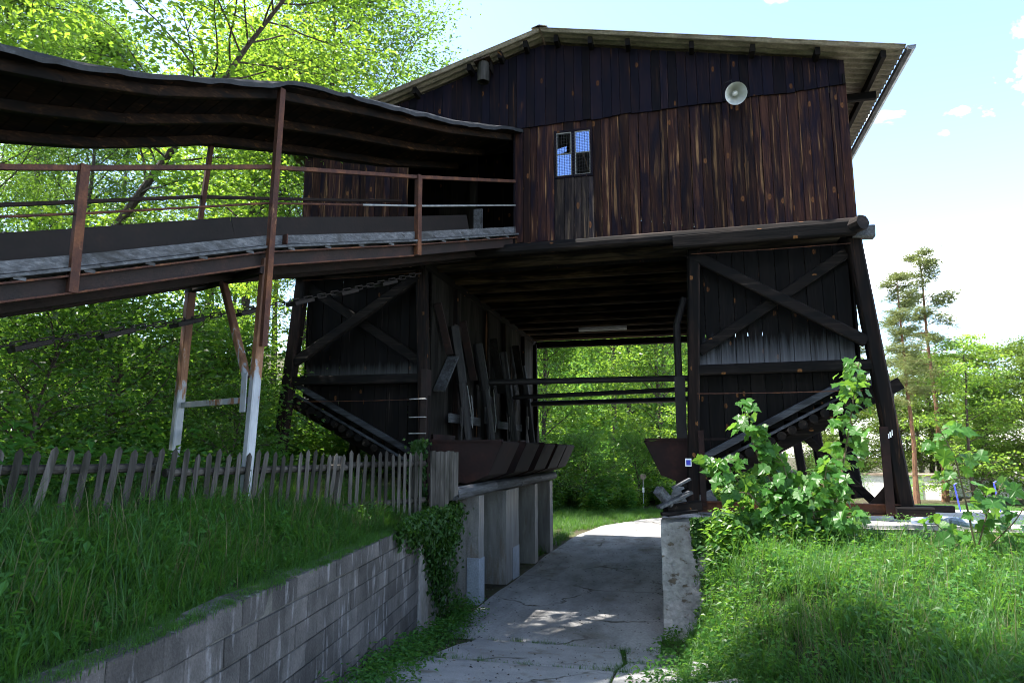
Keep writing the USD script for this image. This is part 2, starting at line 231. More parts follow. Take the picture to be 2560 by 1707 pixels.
PIERC = rough_mat('pier_concrete', [(0.3, (0.12, 0.11, 0.105)), (0.55, (0.19, 0.18, 0.175)), (0.8, (0.27, 0.26, 0.255))], scale=2.2, mscale=(3, 3, .5), rough=0.95, fine=40, second=((0.13, 0.09, 0.06), 2.0, (2, 2, .4), .58, .75))
PAINT = rough_mat('faded_white_paint', [(0.3, (0.19, 0.21, 0.245)), (0.7, (0.27, 0.295, 0.34))], scale=4, rough=0.9)
WALLW = rough_mat('old_white_concrete', [(0.25, (0.14, 0.13, 0.125)), (0.5, (0.29, 0.28, 0.275)), (0.75, (0.40, 0.385, 0.38))], scale=1.7, rough=0.95, bump=1.0, bdist=0.03, fine=14, second=((0.10, 0.08, 0.06), 5, (1, 1, 1.6), .58, .64))
SLAB = rough_mat('concrete_slab', [(0.3, (0.165, 0.165, 0.168)), (0.6, (0.25, 0.25, 0.252)), (0.8, (0.33, 0.325, 0.32))], scale=1.4, rough=0.95, bump=0.5, bdist=0.006, fine=60, second=((0.13, 0.115, 0.09), 2.6, (1, 1, 1), .58, .72), crack=(.55, .012, (.035, .035, .025)))
DIRT = rough_mat('track_surface', [(0.28, (0.115, 0.112, 0.11)), (0.5, (0.225, 0.222, 0.222)), (0.75, (0.33, 0.325, 0.32))], scale=.9, mscale=(1.6, .55, 1), rough=0.97, bump=0.7, bdist=0.012, fine=30, second=((0.10, 0.082, 0.06), .9, (1, .6, 1), .54, .72), crack=(.42, .010, (.05, .045, .035)))
SOIL = rough_mat('mossy_soil', [(0.3, (0.022, 0.017, 0.011)), (0.5, (0.05, 0.042, 0.024)), (0.72, (0.05, 0.075, 0.018))], scale=2.2, rough=1.0, bump=1, bdist=0.03, fine=26)
GREENG = rough_mat('grassy_soil', [(0.3, (0.009, 0.016, 0.005)), (0.6, (0.018, 0.036, 0.008)), (0.8, (0.035, 0.04, 0.014))], scale=1.8, rough=1.0, bump=1, bdist=0.03, fine=26)
YARD = rough_mat('pale_yard', [(0.3, (0.30, 0.275, 0.24)), (0.7, (0.48, 0.45, 0.41))], scale=.5, rough=0.95)
BARK = rough_mat('bark', [(0.3, (0.018, 0.014, 0.011)), (0.7, (0.075, 0.06, 0.048))], scale=5, mscale=(3, 3, .6), rough=0.95, bump=1, bdist=.03, fine=22)
BARKP = rough_mat('pine_bark', [(0.3, (0.06, 0.035, 0.022)), (0.7, (0.20, 0.105, 0.06))], scale=5, mscale=(3, 3, .6), rough=0.95, bump=1, bdist=.03)
TWIG = rough_mat('pale_branch', [(0.3, (0.12, 0.095, 0.075)), (0.7, (0.26, 0.22, 0.18))], scale=5, mscale=(3, 3, .6))
STEM = rough_mat('sapling_stem', [(0.3, (0.06, 0.05, 0.03)), (0.7, (0.13, 0.10, 0.06))], scale=9)
L_beech = leaf_mat('forest_leaf', (0.0190, 0.0700, 0.0100), (0.1037, 0.2300, 0.0300), (0.4666, 0.7400, 0.0600), fac=.50, gloss=.6, rough=.38)
L_ash = leaf_mat('light_leaf', (0.0190, 0.0650, 0.0090), (0.0648, 0.1550, 0.0200), (0.2851, 0.5000, 0.0500), fac=.42)
L_far = leaf_mat('broad_leaf', (0.0264, 0.0850, 0.0120), (0.1054, 0.2200, 0.0300), (0.4041, 0.6400, 0.0600), fac=.45, gloss=.5, rough=.4)
L_dark = leaf_mat('shrub_leaf', (0.0138, 0.0600, 0.0100), (0.0475, 0.1400, 0.0200), (0.2760, 0.5200, 0.0500), gloss=.5, rough=.4)
L_maple = leaf_mat('maple_leaf', (0.013, 0.058, 0.010), (0.048, 0.142, 0.022), (0.21, 0.42, 0.045), nscale=2.5, rough=.4, per='oi.random', fac=.38)
L_ivy = leaf_mat('ivy_leaf', (0.010, 0.040, 0.007), (0.050, 0.120, 0.018), (0.10, 0.22, 0.02), fac=.25, nscale=3)
L_grass = leaf_mat('grass_blade', (0.0134, 0.0540, 0.0110), (0.0646, 0.1740, 0.0252), (0.1904, 0.4200, 0.0400), nscale=1.2, fac=.38)
L_straw = leaf_mat('dry_straw', (0.10, 0.085, 0.045), (0.26, 0.22, 0.12), (0.20, 0.18, 0.08), fac=.25)
L_weed = leaf_mat('weed_leaf', (0.0216, 0.0900, 0.0160), (0.0646, 0.1850, 0.0300), (0.2156, 0.4600, 0.0500), nscale=1.5)
L_locust = leaf_mat('young_leaf', (0.0384, 0.0779, 0.0131), (0.0959, 0.1599, 0.0262), (0.3071, 0.4428, 0.0574))
L_pine = leaf_mat('pine_needle', (0.085, 0.115, 0.040), (0.190, 0.210, 0.075), (0.40, 0.46, 0.14), fac=.32)
L_spruce = leaf_mat('spruce_needle', (0.022, 0.050, 0.016), (0.070, 0.105, 0.030), (0.10, 0.16, 0.03), fac=.2)
WHITE = rough_mat('white_render', [(0.3, (0.62, 0.60, 0.56)), (0.7, (0.76, 0.74, 0.70))], scale=1.0, rough=0.9)
GREEN = plain('green_paint', (0.20, 0.33, 0.16), .6)
ROOFG = rough_mat('hut_roof', [(0.3, (0.20, 0.15, 0.11)), (0.7, (0.36, 0.29, 0.23))], scale=2)
BLUE = plain('blue_paint', (0.03, 0.05, 0.42), .5)
ORANGE = plain('orange_paint', (0.65, 0.16, 0.02), .5)
ENAMEL = plain('white_enamel', (0.42, 0.44, 0.43), .22)
ENAMELG = plain('grey_enamel', (0.34, 0.36, 0.38), .35)
STICKB = plain('sticker_blue', (0.02, 0.03, 0.42), .5)
STICKW = plain('sticker_white', (0.75, 0.75, 0.78), .5)
WIRE = plain('wire_mesh', (0.008, 0.008, 0.01), .6)
PUTTY = plain('window_paint', (0.22, 0.22, 0.22), .6)
DIFF = plain('tube_cover', (0.45, 0.46, 0.45), .4)
GLASS = usdkit.material(stage, '/World/Looks/window_glass', {'t': ('transparent_bsdf', {'color': (.85, .9, .92)}), 'g': ('glossy_bsdf', {'roughness': 0.03, 'color': (.42, .56, .95)}), 'm': ('mix_closure', {'fac': .55})},
                        [('t.BSDF', 'm.closure1'), ('g.BSDF', 'm.closure2')], surface='m.closure')
LEGP = usdkit.material(stage, '/World/Looks/flaking_leg_paint', {
    'g': ('geometry', {}), 'sx': ('separate_xyz', {}), 'mp': ('mapping', {'scale': (7, 7, 2.2)}), 'n': ('noise_texture', {'scale': 1.0, 'detail': 8.0, 'roughness': .65}),
    'mr': ('map_range', {'from_min': 2.3, 'from_max': 0.6, 'to_min': -0.30, 'to_max': 0.10}), 'ad': ('math', {'math_type': 'add'}),
    'r': ('rgb_ramp', {'ramp': [(0, (0.05, 0.020, 0.012)), (.34, (0.085, 0.033, 0.015)), (.49, (0.17, 0.08, 0.036)), (.54, (0.20, 0.215, 0.24)), (.75, (0.27, 0.29, 0.32)), (1, (0.34, 0.365, 0.40))]}),
    'bp': ('bump', {'strength': .5, 'distance': .006}), 'p': ('principled_bsdf', {'roughness': .75})},
    [('g.position', 'sx.vector'), ('g.position', 'mp.vector'), ('mp.vector', 'n.vector'), ('sx.z', 'mr.value'), ('mr.result', 'ad.value1'), ('n.fac', 'ad.value2'), ('ad.value', 'r.fac'), ('r.color', 'p.base_color'), ('n.fac', 'bp.height'), ('bp.normal', 'p.normal')], surface='p.BSDF')

# ------------------------------------------------------------------ the setting: ground, banks, road
def road_z(y): return -2.9 + 0.12 * np.clip(11.0 - y, 0, 11.0)
def wall_x(y): return -2.95 - (y - 2.87) * 0.1572
def stepped(*segs): return np.unique(np.concatenate([np.arange(a, b, s) for a, b, s in segs]).round(3))
Yg = stepped((-60, -6, 6), (-6, 30, .6), (30, 60, 3), (60, 421, 30)); Xg = stepped((-200, -20, 15), (-20, 20, .6), (20, 50, 3), (50, 201, 15))
gx, gy = np.meshgrid(Xg, Yg)
def base_z(x, y): return road_z(y) - 0.03 + 0.05 * (meshkit.fbm(np.stack([x * .8, y * .8, x * 0], -1), 3, 3) - .6) + np.clip(y - 38.5, 0, 60) * .34 * (x < 6) - .003 * np.clip(x, 0, 60)
tag(obj('ground', grid(gx, gy, base_z(gx, gy)), SOIL, smooth=True), kind='structure')

hx, hy = np.meshgrid(np.arange(-30, 6, 1.5), np.arange(35.5, 118, 1.5))
tag(obj('hillside', grid(hx, hy, base_z(hx, hy) + .06), GREENG, smooth=True), kind='structure')
# left bank: from the block wall back into the wood
Yl = stepped((-12, 12.61, .35), (12.61, 12.63, .1), (12.7, 45, .8)); Ul = np.concatenate([[0, .02], np.arange(.3, 8, .5), np.arange(8, 40, 3)])
ly, lu = np.meshgrid(Yl, Ul, indexing='ij')
def left_z(x, y): return -1.12 + .34 * np.clip((wall_x(y) - .35 - x) / 1.4, 0, 1) + 0.10 * (meshkit.fbm(np.stack([x * .9, y * .9, 0 * x], -1), 3, 5) - .5) + 0.06 * np.clip(-x - 7, 0, 40) + .26 * np.clip(-x - 13.5, 0, 40)
edge = np.where(Yl < 12.62, wall_x(Yl) - .22, -6.9)
lx = edge[:, None] - lu
lz = np.where(lu == 0, -3.1, left_z(lx, ly))
v, f = grid(lx, ly, lz)
tag(obj('left_bank', (v, f[:, ::-1]), GREENG), kind='structure')

# right bank and plateau
def right_top(y): return np.where(y > 11.62, -1.14 - .06 * np.clip(y - 13, 0, 60), -1.36 - .05 * (11.4 - y))
def right_z(x, y):
    w = .62 + np.clip(11.2 - y, 0, 12) * .34
    t = np.clip((x + .12) / w, 0, 1); t = t * t * (3 - 2 * t)
    return road_z(y) - .05 + (right_top(y) - road_z(y) + .05) * t + .14 * (meshkit.fbm(np.stack([x * 1.1, y * 1.1, 0 * x], -1), 3, 9) - .5) * (t > .02)
Yr = stepped((-8, 11.7, .3)); Xr = np.concatenate([np.arange(-.12, 5, .22), np.arange(5, 20, 1.0), [22, 30, 40]])
rx, ry = np.meshgrid(Xr, Yr)
tag(obj('right_bank', grid(rx, ry, right_z(rx, ry)), GREENG, smooth=True), kind='structure')
Yp = stepped((11.66, 16, .4), (16, 56, 2)); Xp = np.concatenate([np.arange(-.05, 8, .5), np.arange(8, 46, 3)])
qx, qy = np.meshgrid(Xp, Yp)
tag(obj('yard', grid(qx, qy, right_top(qy) - .012 + .03 * (meshkit.fbm(np.stack([qx, qy, 0 * qx], -1), 2, 4) - .5)), YARD, smooth=True), kind='structure')

# the track through the passage: one ribbon that bends away to the right behind the building
cl = V([(-2.25, 10.75), (-2.25, 13), (-2.25, 16), (-2.25, 19), (-2.25, 22), (-2.1, 25), (-1.7, 27.5), (-0.6, 30), (1.5, 32.2), (5, 34), (10, 35)])
tt = np.linspace(0, len(cl) - 1, 60); cx_ = np.interp(tt, range(len(cl)), cl[:, 0]); cy_ = np.interp(tt, range(len(cl)), cl[:, 1])
tg = np.stack([np.gradient(cx_), np.gradient(cy_)], -1); tg /= np.linalg.norm(tg, axis=1)[:, None]
off = np.linspace(-1.72, 1.78, 12)
ox = cx_[:, None] + tg[:, 1:] * off; oy = cy_[:, None] - tg[:, :1] * off
ox += .12 * (meshkit.noise(np.stack([oy * .9, ox * 0, off + 0 * ox], -1), 2) - .5) * (np.abs(off) > 1.6)
oz = np.full(ox.shape, -2.9) + .045 * (meshkit.fbm(np.stack([ox * .7, oy * .7, 0 * ox], -1), 3, 8) - .5) + .012
tag(obj('track', grid(ox, oy, oz), DIRT, smooth=True), kind='structure')

# foreground: broken concrete slabs, each its own piece with an open joint round it
road = UsdGeom.Xform.Define(stage, numbered('/World/road')).GetPrim(); tag(road, kind='structure')
def slab(outline, th=.14):
    p = V(outline, float); n = len(p); c = p.mean(0)
    zt = road_z(p[:, 1]) + .012; ins = c + (p - c) * .985
    v = np.vstack([np.c_[p, zt - th], np.c_[p, zt - .012], np.c_[ins, road_z(ins[:, 1]) + .013], [[*c, road_z(c[1]) + .013]]])
    i = np.arange(n); j = (i + 1) % n; fs = []
    for k in (0, 1): fs += [np.c_[i + k * n, j + k * n, j + (k + 1) * n], np.c_[i + k * n, j + (k + 1) * n, i + (k + 1) * n]]
    fs.append(np.c_[i + 2 * n, j + 2 * n, np.full(n, 3 * n)])
    return v, np.vstack(fs)
for o in ([(-3.42, 8.93), (-.98, 8.92), (-.93, 9.55), (-1.08, 10.66), (-3.25, 10.66), (-3.38, 10.0)], [(-.94, 8.92), (-.2, 8.9), (-.22, 9.4), (-.86, 9.52)], [(-.88, 9.58), (-.24, 9.45), (-.28, 10.6), (-1.0, 10.66)],
          [(-3.75, 6.6), (-.95, 6.6), (-.98, 8.86), (-3.48, 8.87), (-3.6, 7.9)], [(-.91, 6.6), (-.05, 6.6), (-.16, 8.85), (-.94, 8.87)],
          [(-3.3, 4.0), (-.95, 4.0), (-.95, 6.54), (-3.6, 6.54)], [(-.9, 4.0), (.1, 4.0), (-.04, 6.54), (-.9, 6.54)], [(-3.1, .5), (.2, .5), (.12, 3.94), (-3.2, 3.94)]):
    obj('concrete_slab', slab(o), SLAB, road)

# ------------------------------------------------------------------ left retaining wall of concrete blocks
wall = thing('block_wall', 'weathered grey concrete block retaining wall below the picket fence', 'wall')
w0 = V([wall_x(.2), .2, 0]); wd = V([-.1572, 1, 0]); wd /= np.linalg.norm(wd); wn = V([wd[1], -wd[0], 0])
def wbox(s0, s1, z0, z1, d0, d1, ch=.006):
    p = [(s0, z0), (s1, z0), (s1, z1), (s0, z1)]
    a = [w0 + wd * s + wn * (d1 - ch) + zz * z for s, z in p]; ins = [(s0 + ch, z0 + ch), (s1 - ch, z0 + ch), (s1 - ch, z1 - ch), (s0 + ch, z1 - ch)]
    c = [w0 + wd * s + wn * d1 + zz * z for s, z in ins]; b = [w0 + wd * s + wn * d0 + zz * z for s, z in p]
    v = V(b + a + c); fs = []
    for k in (0, 4):
        for i in range(4):
            j = (i + 1) % 4; fs += [[k + i, k + j, k + 4 + j], [k + i, k + 4 + j, k + 4 + i]]
    fs += [[8, 9, 10], [8, 10, 11]]
    return v, V(fs)
LW = 10.25
obj('mortar_core', wbox(0, LW, -3.3, -1.10, -.24, -.012), MORTAR, wall)
g = np.random.default_rng(3)
for c in range(10):
    z1 = -1.085 - c * .205; s = -.25 if c % 2 else 0.0
    while s < LW - .05:
        a, b = max(s, 0) + .004, min(s + .5, LW) - .004
        if b - a > .08 and z1 > road_z(w0[1] + b) - .1:
            k = g.uniform(-.005, .006)
            m = wbox(a, b, z1 - .197, z1 + (g.uniform(-.012, .01) if c == 0 else 0), -.2 if c == 0 else -.1, k)
            obj('block', wobble(m, .004, 7, 1) if c else wobble(m, .022, 7, 2), CONC[int(g.integers(0, 3))], wall)
        s += .5
obj('rendered_end', wobble(wbox(LW + .01, 12.55, -3.3, -1.09, -.24, .018), .01, 3), PLASTER, wall, label='smooth rendered end of the wall under the ivy')

# ------------------------------------------------------------------ right retaining wall
rw = thing('concrete_wall', 'flaking white concrete wall end at the right of the passage', 'wall')
m = subdivided_box(-.47, .62, 11.62, 24.2, -3.1, -1.06, .22)
vv = m[0]; fr = vv[:, 1] < 11.63
vv = vv + .035 * (np.stack([meshkit.fbm(vv * 2.2 + k * 9, 3, k) for k in range(3)], -1) - .5)
vv[:, 2] -= (vv[:, 2] > -1.2) * .10 * meshkit.noise(vv * 5, 3)
obj('wall_body', (vv, m[1]), WALLW, rw)
obj('coping', wobble(subdivided_box(.63, 6.5, 11.72, 12.3, -1.35, -1.09, .4), .02, 2.5), WALLW, rw)

# ------------------------------------------------------------------ the building
B = thing('loading_house', 'tall dark timber loading house on legs spanning the track', 'building')
RX = -2.62
def roof_u(x): return 8.47 - np.where(x > RX, .2125 * (x - RX), .283 * (RX - x))     # underside of the roof at x
def board(x0, x1, zb0, zb1, zt0, zt1, y0, y1, tilt=0.0):
    v = V([[x0, y0, zb0], [x1, y0 + tilt, zb1], [x1, y1, zb1], [x0, y1, zb0], [x0, y0, zt0], [x1, y0 + tilt, zt1], [x1, y1, zt1], [x0, y1, zt0]], float)
    return v, BOXF
def splits(a, b, lo, hi, seed):
    g = np.random.default_rng(seed); x = [a]
    while x[-1] < b - hi: x.append(x[-1] + g.uniform(lo, hi))
    if b - x[-1] > hi * 1.2: x.append((x[-1] + b) / 2)
    x.append(b); return list(zip(x[:-1], x[1:]))
fwall = part('front_wall', B)
g = np.random.default_rng(5)
def seam(x): return 6.64 + .018 * (x + 3) + .01 * math.sin(x * 5)
for a, b in splits(-8.14, 3.12, .15, .25, 11):     # upper row, laps over the lower one
    j = g.uniform(-.012, .012); k = g.uniform(-.006, .004)
    obj('board', board(a + .004, b - .004, seam(a) + j, seam(b) + j, roof_u(a) - .01, roof_u(b) - .01, 12.955 + k, 12.985, g.uniform(-.008, .008)), W_top, fwall)
WX0, WX1, WZ0, WZ1 = -2.42, -1.62, 5.50, 6.47
for lo, hi, sd in ((-8.14, -5.62, 1), (-3.24, WX0, 2), (WX0, WX1, 3), (WX1, 3.13, 4)):
    for a, b in splits(lo, hi, .13, .24, 20 + sd):
        k = g.uniform(-.006, .006); j = 4.17 + g.uniform(-.025, .02); t = g.uniform(-.010, .010); e = .004 if g.random() > .12 else .011
        if sd == 3:
            obj('board', board(a + e, b - .004, j, j, WZ0 - .04, WZ0 - .04, 12.985 + k, 13.02, t), W_pale, fwall)
            obj('board', board(a + e, b - .004, WZ1 + .03, WZ1 + .03, seam(a) + .06, seam(b) + .06, 12.988 + k, 13.02, t), W_low, fwall)
        else:
            if sd == 1 and b < -7.0: pass
            obj('board', board(a + e, b - .004, j, j + g.uniform(-.008, .008), seam(a) + .06, seam(b) + .06, 12.988 + k, 13.02, t), W_low, fwall)
obj('edge_board', board(-3.262, -3.242, 4.15, 4.15, 6.62, 6.62, 12.94, 13.16), W_top, fwall)
# window: two casements, each with two panes behind a wire grille; two panes are gone
win = part('window', B)
def frame(x0, x1, z0, z1, w, y0, y1): return join([box(x0, x0 + w, y0, y1, z0, z1), box(x1 - w, x1, y0, y1, z0, z1), box(x0 + w, x1 - w, y0, y1, z0, z0 + w), box(x0 + w, x1 - w, y0, y1, z1 - w, z1)])
obj('frame', frame(WX0 + .006, WX1 - .006, WZ0 - .035, WZ1 + .025, .045, 12.972, 13.05), W_top, win)
mx = (WX0 + WX1) / 2
obj('mullion', box(mx - .035, mx + .035, 12.978, 13.05, WZ0 + .012, WZ1 - .022), W_top, win)
for x0, x1 in ((WX0 + .053, mx - .036), (mx + .036, WX1 - .053)):
    obj('casement', join([frame(x0, x1, WZ0 + .013, WZ1 - .023, .018, 12.985, 13.02), box(x0 + .018, x1 - .018, 12.988, 13.015, (WZ0 + WZ1) / 2 - .012, (WZ0 + WZ1) / 2 + .008)]), PUTTY, win)
zm = (WZ0 + WZ1) / 2
obj('pane', join([(V([[mx + .055, 13.0, zm + .01], [WX1 - .072, 13.0, zm + .01], [WX1 - .072, 12.996, WZ1 - .042], [mx + .055, 12.996, WZ1 - .042]]), V([[0, 1, 2], [0, 2, 3]]))]), GLASS, win)
obj('pane', (V([[WX0 + .072, 13.0, WZ0 + .032], [mx - .055, 13.0, WZ0 + .032], [mx - .055, 12.996, zm - .013], [WX0 + .072, 12.996, zm - .013]]), V([[0, 1, 2], [0, 2, 3]])), GLASS, win)
obj('broken_pane', (V([[WX0 + .072, 13.0, zm + .009], [WX0 + .26, 13.0, zm + .05], [WX0 + .27, 12.998, zm + .17], [WX0 + .072, 12.998, zm + .12]]), V([[0, 1, 2], [0, 2, 3]])), GLASS, win, label='jagged rest of a broken pane')
bars = []
for k in range(14): x = WX0 + .06 + (WX1 - WX0 - .12) * k / 13; bars.append(box(x - .0024, x + .0024, 12.966, 12.971, WZ0 - .01, WZ1 - .06))
for k in range(14): z = WZ0 + .01 + (WZ1 - WZ0 - .09) * k / 13; bars.append(box(WX0 + .03, WX1 - .03, 12.959, 12.965, z - .0024, z + .0024))
obj('wire_grille', join(bars), WIRE, win)
# other walls
ms = []
for k, (a, b) in enumerate(splits(13.03, 23.9, .18, .26, 31)): ms.append(box(3.085, 3.12, a + .004, b, 4.17, float(roof_u(3.1)) - .02)); ms.append(box(-8.14, -8.10, a + .004, b, 4.17, float(roof_u(-8.1)) - .02))
obj('side_boarding', join(ms), W_low, B)
ms = [board(a + .004, b, 4.17, 4.17, float(roof_u(a)) - .02, float(roof_u(b)) - .02, 23.9, 23.93) for a, b in splits(-8.14, 3.12, .18, .26, 33)]
obj('rear_boarding', join(ms), W_low, B)
# inside, seen through the opening behind the gangway
ins = part('inner_partition', B)
for a, b in splits(-7.6, -3.3, .16, .26, 41): obj('board', box(a + .006, b, 15.2, 15.23, 4.25, 7.2), W_black, ins)
obj('post', beam((-4.42, 13.9, 4.2), (-4.42, 13.9, 7.4), .16, .16), W_greyz, ins)
obj('panel', box(-5.35, -4.55, 14.2, 14.23, 4.9, 5.65), W_greyz, ins)
# roof
roof = part('roof', B)
SL = .0; PER = .177
def sheet(slope, x0, x1, y0, y1, lift):
    n = int(round((y1 - y0) / PER * 8)); y = np.linspace(y0, y1, n + 1); w = .024 * np.cos(y / PER * 2 * PI)
    xs = np.linspace(x0, x1, 3); up_, lo_ = [], []
    for x in xs:
        zc = float(roof_u(x)) + .10 + lift
        up_.append(np.c_[np.full(n + 1, x), y, zc + w + .004]); lo_.append(np.c_[np.full(n + 1, x), y, zc + w - .004])
    A, C = V(up_), V(lo_); N = n + 1; v = np.vstack([A.reshape(-1, 3), C.reshape(-1, 3)]); K = 3 * N; fs = []
    i = np.arange(n)
    for r in range(2):
        a, b = r * N + i, (r + 1) * N + i
        fs += [np.c_[a, b, b + 1], np.c_[a, b + 1, a + 1], np.c_[a, b + 1, b][:, [0, 1, 2]] + K, np.c_[a, a + 1, b + 1] + K]
    for r in (0, 2): a = r * N + i; fs += [np.c_[a, a + 1, a + 1 + K], np.c_[a, a + 1 + K, a + K]]
    for c in (0, n):
        for r in range(2): a, b = r * N + c, (r + 1) * N + c; fs += [V([[a, b, b + K], [a, b + K, a + K]])]
    return v, np.vstack(fs)
ycols = [12.57 + k * 1.062 for k in range(12)]
for k in range(11):
    for r in range(3):
        L0, L1 = (4.06 - RX) / 3, (8.78 + RX) / 3
        obj('corrugated_sheet', sheet(1, RX + .02 + L0 * r - (.1 if r else 0), RX + L0 * (r + 1), ycols[k], ycols[k + 1] + .03, .007 * (2 - r) + .003 * (k % 2) + random.uniform(0, .004)), ETERNIT, roof)
        obj('corrugated_sheet', sheet(-1, RX - .02 - L1 * (r + 1), RX - L1 * r + (.1 if r else 0) - .02, ycols[k], ycols[k + 1] + .03, .007 * (2 - r) + .003 * (k % 2) + random.uniform(0, .004)), ETERNIT, roof)
obj('ridge_cap', prism([(-.17, -.035), (-.15, -.045), (0, .0), (.15, -.045), (.17, -.035), (0, .02)], (RX, 12.55, 8.64), (RX, 24.3, 8.64)), ETERNIT, roof)
for x in (-8.3, -6.7, -5.4, -4.17, -3.5, -2.95, -2.30, -1.6, -.85, .38, 1.5, 2.63, 3.72):
    z = float(roof_u(x)) - .005
    obj('purlin', beam((x, 12.70, z), (x, 24.2, z), .09, .15), W_by, roof)
for y in (12.66,): pass
obj('gutter', prism([(-.075, .02), (-.06, -.045), (0, -.075), (.06, -.045), (.075, .02), (.066, .02), (.052, -.038), (0, -.066), (-.052, -.038), (-.066, .02)], (4.13, 12.52, 7.10), (4.13, 24.4, 7.08)), ZINC, roof)
for y in (13.9, 18.5, 23.2): obj('eave_bracket', beam((2.95, y, 6.93), (3.86, y, 6.93), .11, .15), W_bx, roof)
obj('nail_plate', box(3.06, 3.10, 12.9, 12.95, 6.75, 6.95), W_black, roof)
# floor of the upper storey over the track
deck = part('upper_floor', B)
for a, b in splits(-8.0, 3.0, .24, .32, 51): obj('floor_plank', box(a + .006, b, 13.05, 23.85, 4.17, 4.215), W_by, deck)
for k, y in enumerate([12.75, 13.7, 14.9, 15.9, 16.9, 17.9, 18.9, 20.0, 21.1, 22.2, 23.4]):
    r = .115 + .02 * ((k * 7) % 3) / 3
    obj('joist', log((-8.1, y, 3.985 + .01 * (k % 2)), (3.05, y, 3.99), r, 10, k), W_joist if 0 < k else W_bx, deck)
obj('rear_beam', beam((-6.0, 23.75, 3.78), (.6, 23.75, 3.78), .22, .22), W_bx, deck)
# two leg towers: battered posts, braces, boarded bins with a sloping floor of poles
def tower(sign):
    """sign=+1: the right tower; -1: its mirror image on the left (about x = -2.5)."""
    T = part('leg_tower', B); X = lambda x: -2.5 + sign * (x + 2.5); zb = -1.0 if sign > 0 else -1.15
    for y, first in ((13.0, True), (16.4, False), (20.0, False), (23.5, False)):
        obj('inner_post', beam((X(.06), y, zb + .12), (X(.26), y, 3.76), .22, .22, .14), W_bz, T)
        obj('outer_post', beam((X(3.50), y, zb + .02), (X(3.03), y, 3.78), .24, .25, .14), W_bz, T)
        obj('cross_beam', beam((X(.20), y - .02, 1.48), (X(3.16), y - .02, 1.50), .16, .19, .15), W_bx, T)
        if first or sign < 0:
            obj('brace', beam((X(.30), y - .045, 3.62), (X(3.10), y - .045, 1.90), .14, .20, .15), W_bx, T)
            obj('brace', beam((X(.28), y + .075, 1.84), (X(2.92), y + .075, 3.55), .10, .19, .15), W_bx, T)
    for x in (.26, 3.03): obj('top_plate', beam((X(x), 12.90, 3.86), (X(x), 24.0, 3.86), .24, .22), W_by, T)
    # front boarding, ends on the sloping bin floor
    def slope(x): return -.30 + (x - .21) * .530
    fb = T
    g = np.random.default_rng(60 + sign)
    for a, b in splits(.16, 2.96, .19, .29, 61 + sign):
        top = 3.74; k = g.uniform(-.01, .012); x0, x1 = sorted((X(a + .006), X(b - .004)))
        zl = (slope(a) + slope(b)) / 2
        bb = min(b, 3.02 - .115 * 0)
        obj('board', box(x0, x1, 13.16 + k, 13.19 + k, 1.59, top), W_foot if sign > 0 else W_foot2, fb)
        obj('board', box(x0, x1, 13.175 + k, 13.20 + k, zl, 1.585), W_black, fb)
    # sloping floor
    d = V([1, 0, .53]); 
    obj('chute_rail', beam((X(.05), 13.08, slope(.05) + .17), (X(3.28), 13.08, slope(3.28) + .17), .10, .12, .2), W_railx, T)
    obj('chute_rail', beam((X(.05), 13.07, slope(.05) - .04), (X(3.28), 13.07, slope(3.28) - .04), .07, .05, .2), W_railx, T)
    for k in range(17):
        x = .14 + k * .185
        obj('floor_pole', log((X(x), 13.04, slope(x) - .165), (X(x), 23.4, slope(x) - .165), .082, 8, 100 + k), W_by, T)
    for y in (13.6, 16.3, 20.1): obj('slope_beam', beam((X(-.1), y, slope(-.1) - .36), (X(3.75), y, slope(3.75) - .36), .16, .22), W_bx, T)
    obj('slope_beam_end', beam((X(3.45), 14.6, 1.16), (X(3.88), 14.6, 1.10), .22, .34, .3), W_grey, T)
    # bin sides
    ms = []
    for a, b in splits(13.25, 23.6, .22, .3, 71 + sign):
        x0, x1 = sorted((X(3.02), X(3.06))); ms.append(box(x0, x1, a + .005, b, slope(3.0), 3.75))
    obj('side_boarding', join(ms), W_black, T)
    for a, b in splits(13.25, 23.6, .19, .27, 73 + sign):
        x0, x1 = sorted((X(.12), X(.155))); obj('passage_board', box(x0, x1, a + .005, b, .05, 3.74), W_greyz, T)
    ms = [box(*sorted((X(a + .005), X(b))), 23.4, 23.43, slope((a + b) / 2), 3.75) for a, b in splits(.16, 3.0, .2, .28, 77)]
    obj('rear_boarding', join(ms), W_black, T)
    # tie wires
    for z in (3.66, 1.04): obj('tie_rod', tube([(X(.2), 12.84, z), (X(1.6), 12.84, z - .012), (X(2.95), 12.84, z)], .008, 5), RUST, T)
    return T
TR = tower(+1)
TL = tower(-1)
# head beams, steel shoes and rungs
obj('head_beam', beam((-.12, 12.72, 3.86), (3.02, 12.72, 3.90), .20, .25, .15), W_bx, TR)
obj('beam_end', log((2.98, 12.70, 3.92), (3.10, 12.50, 3.93), .13, 12, 4), W_bx, TR)
obj('beam_end', beam((3.0, 12.92, 3.87), (3.36, 12.92, 3.86), .22, .22, .1), W_grey, TR)
obj('head_beam', beam((-8.25, 12.74, 3.82), (-5.15, 12.74, 3.84), .20, .24, .15), W_bx, TL)
obj('log_end', log((-5.38, 12.46, 3.86), (-5.38, 12.66, 3.86), .13, 12, 9), END, TL)
obj('steel_shoe', join([box(3.28, 3.30, 12.84, 13.02, -1.05, .42), box(3.16, 3.28, 12.84, 12.855, -1.05, .42)]), RUSTM, TR)
obj('steel_shoe', join([box(.19, .21, 12.86, 13.1, -.95, .38), box(.21, .29, 12.86, 12.875, -.95, .38)]), RUSTM, TR)
obj('steel_shoe', join([box(-5.06, -5.04, 12.84, 13.1, -1.0, 1.65), box(-5.16, -5.06, 12.84, 12.855, -1.0, 1.65)]), RUSTD, TL)
